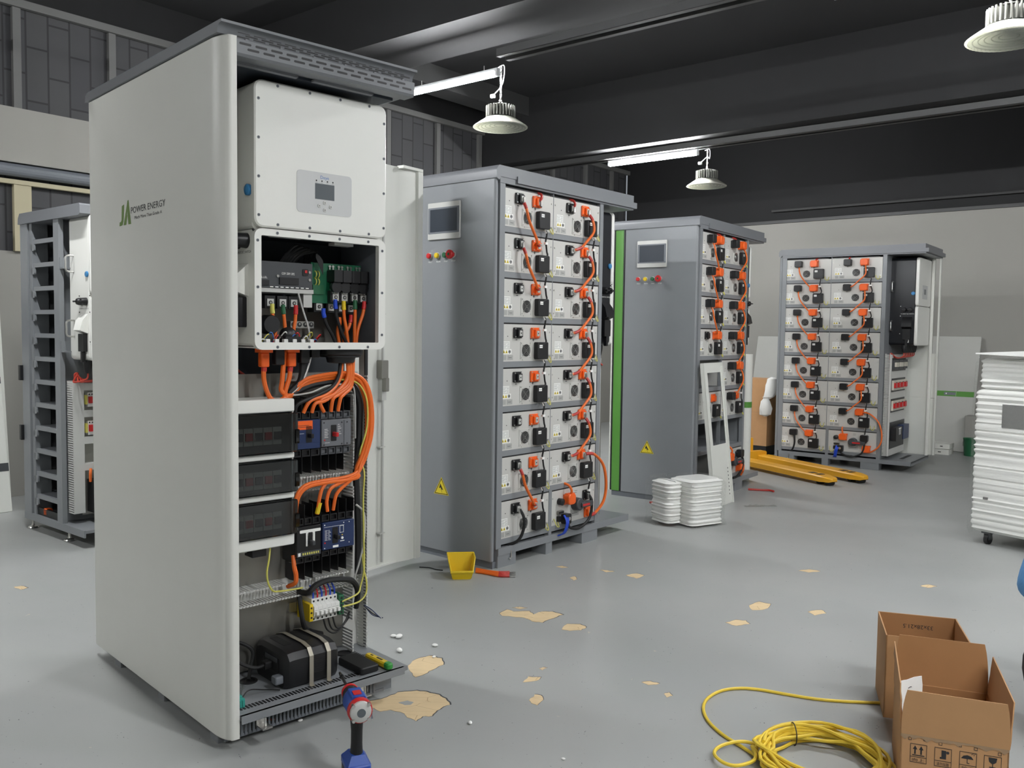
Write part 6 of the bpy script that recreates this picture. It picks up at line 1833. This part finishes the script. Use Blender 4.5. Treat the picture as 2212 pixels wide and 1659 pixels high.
mb = MB().use(M['black']).lathe([(0.031, 0.04), (0.03, 0.062), (0.024, 0.088)], (0, 0, zc), 20, 'x').use(M['red']).lathe([(0.026, 0.088), (0.027, 0.092), (0.026, 0.1), (0.02, 0.104)], (0, 0, zc), 20, 'x')
mb.use(M['black']).lathe([(0.014, 0.1), (0.014, 0.12), (0.01, 0.124)], (0, 0, zc), 16, 'x')
mb.build('chuck', None, t)
MB().cyl((0.12, 0, zc), (0.235, 0, zc), 0.0045, n=6).cyl((0.225, 0, zc), (0.26, 0, zc), 0.007, 0.004, n=8).build('driver_bit', M['black'], t)

# cartons at lower right
def carton(x, y, yaw, w_, d_, h_, label, flaps, marks):
    t = W_('cardboard_box', label, 'box', x, y, 0, yaw)
    k = 0.004
    mb = MB().use(M['card'])
    mb.box(0, w_, 0, k, 0, h_).box(0, w_, d_ - k, d_, 0, h_).box(0, k, 0, d_, 0, h_).box(w_ - k, w_, 0, d_, 0, h_)
    mb.use(M['cardin']).box(k, w_ - k, k, d_ - k, 0, 0.004)
    mb.box(k, w_ - k, k, k + 0.0006, 0.004, h_ - 0.001).box(k, w_ - k, d_ - k - 0.0006, d_ - k, 0.004, h_ - 0.001).box(k, k + 0.0006, k, d_ - k, 0.004, h_ - 0.001).box(w_ - k - 0.0006, w_ - k, k, d_ - k, 0.004, h_ - 0.001)
    mb.build('carton', None, t)
    for side, ang, fh in flaps:
        mb = MB().use(M['cardin'] if side == 'back' else M['card'])
        n_ = 6
        c = ang
        if side in ('front', 'back'):
            y0 = 0.002 if side == 'front' else d_ - 0.002
            sg = -1 if side == 'front' else 1
            f = lambda q, o_: (y0 + sg * (q * cos(RD(c)) + o_ * sin(RD(c))), h_ + q * sin(RD(c)) - o_ * cos(RD(c)) * 0)
            L = []
            for q in [fh * i / n_ for i in range(n_ + 1)]:
                r_ = random.uniform(-0.002, 0.002) if 0 < q else 0
                ins = 0.012 * (q / fh) ** 3
                y_a, z_a = f(q, 0); y_b, z_b = f(q, 0.0035)
                L.append([(ins, y_a + r_, z_a), (w_ - ins, y_a - r_, z_a), (w_ - ins, y_b - r_, z_b), (ins, y_b + r_, z_b)])
        else:
            x0 = 0.002 if side == 'left' else w_ - 0.002
            sg = -1 if side == 'left' else 1
            L = []
            for q in [fh * i / n_ for i in range(n_ + 1)]:
                r_ = random.uniform(-0.002, 0.002) if 0 < q else 0
                ins = 0.02 * (q / fh) ** 3
                a = (x0 + sg * q * cos(RD(c)), h_ + q * sin(RD(c))); b = (a[0] + sg * 0.0035 * sin(RD(c)), a[1] - 0.0035 * cos(RD(c)))
                L.append([(a[0] + r_, ins, a[1]), (a[0] - r_, d_ - ins, a[1]), (b[0] - r_, d_ - ins, b[1]), (b[0] + r_, ins, b[1])])
        mb.loft(L)
        mb.build('flap', None, t)
    if marks:
        mb = MB().use(M['ink'])
        bx = lambda x0: mb.ring(x0, x0 + 0.044, 0.135, 0.19, x0 + 0.0012, x0 + 0.0428, 0.1362, 0.1888, -0.0008, 0.0) and mb.box(x0, x0 + 0.044, -0.0008, 0, 0.151, 0.1522)
        X = (0.026, 0.09, 0.154, 0.216)
        for x0 in X: bx(x0)
        for dx in (0.013, 0.029):
            mb.box(X[0] + dx - 0.002, X[0] + dx + 0.002, -0.0008, 0, 0.16, 0.176).prism([(X[0] + dx - 0.006, 0.174), (X[0] + dx + 0.006, 0.174), (X[0] + dx, 0.185)], -0.0008, 0, 'y')
        mb.box(X[0] + 0.006, X[0] + 0.038, -0.0008, 0, 0.1555, 0.158)
        mb.box(X[1] + 0.014, X[1] + 0.03, -0.0008, 0, 0.158, 0.163).box(X[1] + 0.018, X[1] + 0.03, -0.0008, 0, 0.163, 0.183).cyl((X[1] + 0.034, -0.0008, 0.178), (X[1] + 0.034, 0, 0.178), 0.004, n=10)
        mb.prism([(X[2] + 0.004, 0.17), (X[2] + 0.01, 0.178), (X[2] + 0.02, 0.181), (X[2] + 0.03, 0.178), (X[2] + 0.036, 0.17)], -0.0008, 0, 'y').box(X[2] + 0.0192, X[2] + 0.021, -0.0008, 0, 0.157, 0.172).box(X[2] + 0.021, X[2] + 0.026, -0.0008, 0, 0.157, 0.1588)
        for dx, dz in ((0.03, 0.184), (0.036, 0.182), (0.038, 0.186), (0.033, 0.186)):
            mb.box(X[2] + dx, X[2] + dx + 0.002, -0.0008, 0, dz, dz + 0.002)
        mb.prism([(X[3] + 0.011, 0.185), (X[3] + 0.013, 0.173), (X[3] + 0.019, 0.168), (X[3] + 0.025, 0.168), (X[3] + 0.031, 0.173), (X[3] + 0.033, 0.185)], -0.0008, 0, 'y').box(X[3] + 0.021, X[3] + 0.023, -0.0008, 0, 0.158, 0.169).box(X[3] + 0.014, X[3] + 0.03, -0.0008, 0, 0.156, 0.1585)
        for x0, s_ in zip(X, ('向上', '请勿踩踏', '怕湿', '小心轻放')):
            mb.text(s_, (x0 + 0.006, -0.0008, 0.139), (1, 0, 0), (0, 0, 1), 0.0105, 0.032)
        for dx, dz in ((0.02, 0.205), (0.06, 0.208), (0.1, 0.203), (0.15, 0.207), (0.19, 0.204), (0.25, 0.2)):
            mb.ring(dx, dx + 0.009, dz - 0.006, dz + 0.003, dx + 0.0012, dx + 0.0078, dz - 0.0048, dz + 0.0018, -0.0008, 0)
        mb.build('printed_marks', None, t, False)
        rnd = random.Random(8)
        mb = MB()
        pts = [(w_ * i / 24, h_ - rnd.uniform(0.004, 0.016)) for i in range(25)]
        mb.prism([(0, h_ + 0.002)] + pts + [(w_, h_ + 0.002)], -0.0012, 0, 'y')
        mb.build('torn_tape', M['cardedge'], t, False)
    return t
t = carton(1.143, 2.505, -0.365, 0.278, 0.42, 0.215, 'opened brown cardboard box with printed handling symbols, lower right corner', [('front', 84, 0.135), ('back', 84, 0.155), ('left', 88, 0.14), ('right', 86, 0.13)], True)
t = carton(1.348, 3.1, -0.3, 0.275, 0.29, 0.3, 'open brown cardboard box standing directly behind the box with printed symbols', [], False)
mb = MB().text('33x28x21.5', (0.195, 0.2848, 0.262), (-1, 0, 0), (0, 0, -1), 0.022, 0.105)
mb.build('printed_size', M['ink'], t, False)
# crumpled white paper in the front box
rnd = random.Random(21)
L = []
for i in range(9):
    z = 0.08 + 0.205 * i / 8
    x = 0.006 + 0.02 * (1 - i / 8)
    L.append([(x + 0.065 * j / 6 + rnd.uniform(-.002, .002), 0.2 + 0.08 * j / 6 * 0.9 + 0.03 * i / 8 + rnd.uniform(-.003, .003), z + rnd.uniform(-.002, .002)) for j in range(7)])
loops = [l + [(a + 0.0012, b - 0.0012, c) for a, b, c in reversed(l)] for l in L]
mb = MB().use(M['foamclean']).loft(loops)
mb.use(M['ink'])
t = W_('paper_sheet', 'crumpled white paper with black scribbles inside the front cardboard box', 'paper', 1.143, 2.505, 0, -0.365)
mb.build('sheet', None, t)
mb = MB().use(M['ink'])
for k in range(9):
    a = 2 + k % 4
    i = 3 + k // 2 if k < 8 else 7
    p = Vector(L[min(i, 8)][a]); q = Vector(L[min(i, 8)][a + 1])
    mb.tube([p + Vector((0.002, -0.002, 0)), p * 0.5 + q * 0.5 + Vector((0.003, -0.003, 0.004)), q + Vector((0.002, -0.002, 0.002))], 0.0012, 4)
mb.build('handwriting', None, t)

# yellow cable: coil, loop and tail in one piece
tail = [(1.42, 3.21), (1.264, 3.218), (1.15, 3.239), (1.027, 3.291), (0.964, 3.319), (0.896, 3.33), (0.819, 3.306), (0.75, 3.235), (0.712, 3.144), (0.706, 3.036), (0.731, 2.933), (0.772, 2.849), (0.824, 2.737)]
pts = [(x, y, 0.006) for x, y in tail]
rnd = random.Random(9)
cx, cy = 1.005, 2.725
n_ = 15
for k in range(n_):
    R0 = 0.155 + 0.04 * rnd.random()
    ox, oy = rnd.uniform(-.012, .012), rnd.uniform(-.012, .012)
    zb = 0.008 + 0.042 * (k / n_)
    for j in range(12):
        a = RD(190) + 2 * pi * j / 12
        R = R0 + 0.018 * sin(2 * a + k * 1.7) + 0.006 * sin(5 * a + k)
        pts.append((cx + ox + R * cos(a), cy + oy + R * sin(a), zb + 0.012 * max(0, sin(a * 1.5 + k * 2.1)) + 0.002 * (k % 3)))
o = MB().cable(pts, 0.0058, 7, 3).build('yellow_cable', M['yellowcable'])
tag(o, 'long yellow cable with a tied coil and a loose tail on the floor', 'cable')
MB().torus((0.957, 2.885, 0.033), 0.036, 0.002, 'x', 20, 6).build('cable_tie', M['rubber'], o)
lp = [(0.824, 2.737), (0.808, 2.841), (0.757, 2.849), (0.695, 2.815), (0.665, 2.764), (0.678, 2.709), (0.716, 2.687), (0.774, 2.715), (0.797, 2.761), (0.802, 2.818), (0.785, 2.84), (0.76, 2.87)]
MB().cable([(0.87, 2.68, 0.012), (0.82, 2.69, 0.02)] + [(x, y, 0.02) for x, y in reversed(lp[1:10])] + [(0.87, 2.78, 0.015)], 0.0058, 7, 5).build('loose_loop', M['yellowcable'], o)

# white panels and doors leaning at the far left wall
def lean(x0, x1, yb, yt, h, label, notch):
    t = RM.put(empty('door_panel', label, 'panel', 'white panels at the left wall'), x0, yb, 0)
    ang = math.atan2(yt - yb, h)
    t.rotation_euler = (-ang, 0, RM.a)
    w_ = x1 - x0
    MB().rbox(0, w_, 0, 0.03, 0, h, 'y', 0.01, 0.004).build('sheet', M['doorwhite'], t)
    if notch:
        mb = MB()
        for z0, z1, a, b in notch:
            mb.box(w_ * a, w_ * b, -0.002, 0.0, z0, z1)
        mb.build('recess', M['darkgrey'], t)
    return t
lean(1.2, 2.78, 7.3, 7.42, 2.12, 'tall beige white panel leaning on the far left wall, rearmost', None)
lean(1.0, 2.74, 7.12, 7.3, 1.75, 'white door panel leaning at the far left, middle one', [(1.15, 1.6, 0.2, 0.9)])
lean(0.9, 2.66, 6.9, 7.12, 1.2, 'white door panel leaning at the far left, front one', [(0.3, 0.36, 0.0, 1.0), (0.95, 1.0, 0.0, 1.0), (0.62, 0.78, 0.93, 0.97)])

# ------------------------------------------------------------------ person squatting at the right edge
def skin(name, verts, edges, radii, m, parent=None, sub=2):
    me = bpy.data.meshes.new(name)
    me.from_pydata([Vector(v) for v in verts], edges, [])
    me.materials.append(m)
    o = bpy.data.objects.new(name, me)
    COL.objects.link(o)
    sk = o.modifiers.new('skin', 'SKIN')
    sk.use_smooth_shade = True
    for i, r in enumerate(radii):
        me.skin_vertices[0].data[i].radius = r if isinstance(r, tuple) else (r, r)
        me.skin_vertices[0].data[i].use_root = (i == 0)
    sb = o.modifiers.new('sub', 'SUBSURF')
    sb.levels = sb.render_levels = sub
    if parent: o.parent = parent
    return o
# local axes: +x forward (the way the person faces), y left, z up
P = W_('person', 'person squatting at the right edge in light blue top and black trousers', 'person', 1.845, 2.93, 0, RD(-12))
V = [(0.03, 0, 0.22), (0.05, 0, 0.4), (0.09, 0, 0.56), (0.15, 0, 0.7), (0.19, 0, 0.78), (0.23, 0, 0.83),
     (0.16, 0.17, 0.73), (0.32, 0.24, 0.52), (0.52, 0.18, 0.42), (0.6, 0.15, 0.38),
     (0.16, -0.17, 0.73), (0.32, -0.24, 0.52), (0.52, -0.16, 0.42), (0.6, -0.13, 0.38),
     (0.08, 0.1, 0.2), (0.36, 0.17, 0.42), (0.08, 0.13, 0.1), (0.02, 0.13, 0.045), (0.22, 0.15, 0.03),
     (0.08, -0.1, 0.2), (0.36, -0.17, 0.42), (0.08, -0.13, 0.1), (0.02, -0.13, 0.045), (0.22, -0.15, 0.03)]
Ed = [(0, 1), (1, 2), (2, 3), (3, 4), (4, 5), (3, 6), (6, 7), (7, 8), (8, 9), (3, 10), (10, 11), (11, 12), (12, 13), (0, 14), (14, 15), (15, 16), (16, 17), (17, 18), (0, 19), (19, 20), (20, 21), (21, 22), (22, 23)]
Rd = [0.12, 0.12, 0.13, 0.12, 0.06, 0.055, 0.055, 0.045, 0.033, 0.028, 0.055, 0.045, 0.033, 0.028, 0.1, 0.065, 0.045, 0.035, 0.03, 0.1, 0.065, 0.045, 0.035, 0.03]
body = skin('body', V, Ed, Rd, M['skin'], P)
jv = [(0.03, 0, 0.45), (0.035, 0, 0.5), (0.06, 0, 0.6), (0.15, 0, 0.7), (0.185, 0, 0.77), (0.155, 0.17, 0.73), (0.32, 0.24, 0.52), (0.48, 0.19, 0.435), (0.155, -0.17, 0.73), (0.32, -0.24, 0.52), (0.48, -0.17, 0.435)]
skin('jacket', jv, [(1, 0), (1, 2), (2, 3), (3, 4), (3, 5), (5, 6), (6, 7), (3, 8), (8, 9), (9, 10)], [(0.15, 0.16), (0.17, 0.175), (0.165, 0.175), (0.14, 0.16), 0.075, 0.072, 0.06, 0.048, 0.072, 0.06, 0.048], M['bluecloth'], P)
tv = [(-0.03, 0, 0.215), (0.05, 0, 0.4), (0.0, 0.1, 0.215), (0.36, 0.17, 0.42), (0.12, 0.13, 0.12), (0.0, -0.1, 0.215), (0.36, -0.17, 0.42), (0.12, -0.13, 0.12)]
skin('trousers', tv, [(0, 1), (0, 2), (2, 3), (3, 4), (0, 5), (5, 6), (6, 7)], [(0.17, 0.17), 0.12, 0.15, 0.08, 0.058, 0.15, 0.08, 0.058], M['blackcloth'], P)
for s_ in (1, -1):
    L = []
    for x, wd, h in ((0.015, 0.025, 0.05), (0.035, 0.036, 0.085), (0.08, 0.038, 0.08), (0.14, 0.044, 0.06), (0.22, 0.04, 0.045), (0.255, 0.02, 0.03)):
        L.append([(x, s_ * 0.14 + wd * cos(a), h * 0.5 + h * 0.5 * sin(a)) for a in [2 * pi * j / 12 for j in range(12)]])
    MB().loft(L).build('shoe', M['rubber'], P)
    mb = MB()
    bx, by, bz = 0.6, s_ * 0.14, 0.375
    ax = MB().loft([[(bx + d, by + wy * cos(a), bz + wz * sin(a)) for a in [2 * pi * j / 10 for j in range(10)]] for d, wy, wz in ((-0.01, 0.026, 0.022), (0.03, 0.038, 0.016), (0.075, 0.042, 0.014), (0.085, 0.036, 0.01))]).build('palm', M['skin'], body)
    for k in range(4):
        y = by + (k - 1.5) * 0.019
        ln = (0.062, 0.074, 0.07, 0.055)[k]
        MB().tube([(bx + 0.07, y, bz), (bx + 0.07 + ln * 0.45, y, bz - 0.004), (bx + 0.07 + ln * 0.8, y, bz - 0.02), (bx + 0.07 + ln, y, bz - 0.036)], [0.0095, 0.009, 0.0082, 0.006], 8).build('finger', M['skin'], ax)
    MB().tube([(bx + 0.015, by - s_ * 0.03, bz), (bx + 0.045, by - s_ * 0.055, bz - 0.008), (bx + 0.075, by - s_ * 0.058, bz - 0.02)], [0.012, 0.0105, 0.008], 8).build('thumb', M['skin'], ax)
hd = MB().use(M['skin'])
hx, hz = 0.29, 0.93
L = []
for t_, rx, ry in ((-0.115, 0.035, 0.035), (-0.1, 0.06, 0.05), (-0.06, 0.085, 0.065), (0.0, 0.098, 0.074), (0.06, 0.095, 0.075), (0.1, 0.07, 0.058), (0.12, 0.025, 0.02)):
    L.append([(hx + 0.012 * (t_ < -0.05) + rx * cos(a), ry * sin(a), hz + t_) for a in [2 * pi * j / 18 for j in range(18)]])
hd.loft(L)
hd.loft([[(hx + 0.09, -0.012, hz - 0.03), (hx + 0.09, 0.012, hz - 0.03), (hx + 0.094, 0.006, hz + 0.015), (hx + 0.094, -0.006, hz + 0.015)], [(hx + 0.12, -0.009, hz - 0.028), (hx + 0.12, 0.009, hz - 0.028), (hx + 0.1, 0.004, hz + 0.015), (hx + 0.1, -0.004, hz + 0.015)]])
for s_ in (1, -1):
    hd.ball((hx - 0.005, s_ * 0.076, hz - 0.005), 0.028, 8, (0.7, 0.35, 1.1))
    hd.use(M['paper']).ball((hx + 0.088, s_ * 0.032, hz + 0.012), 0.011, 8, (0.6, 1.3, 0.8)).use(M['ink']).ball((hx + 0.0935, s_ * 0.032, hz + 0.012), 0.005, 6).box(hx + 0.088, hx + 0.097, s_ * 0.032 - 0.017, s_ * 0.032 + 0.017, hz + 0.03, hz + 0.035).use(M['skin'])
hd.use(M['redcable']).rbox(hx + 0.082, hx + 0.096, -0.024, 0.024, hz - 0.062, hz - 0.052, 'y', 0.004)
head = hd.build('head', None, body)
MB().loft([[(hx - 0.012 + rx * cos(a), ry * sin(a), hz + t_ + 0.03 * max(0, cos(a))) for a in [2 * pi * j / 18 for j in range(18)]] for t_, rx, ry in ((-0.03, 0.098, 0.079), (0.03, 0.106, 0.083), (0.09, 0.095, 0.075), (0.115, 0.07, 0.055), (0.13, 0.03, 0.025))]).build('hair', M['hair'], P)
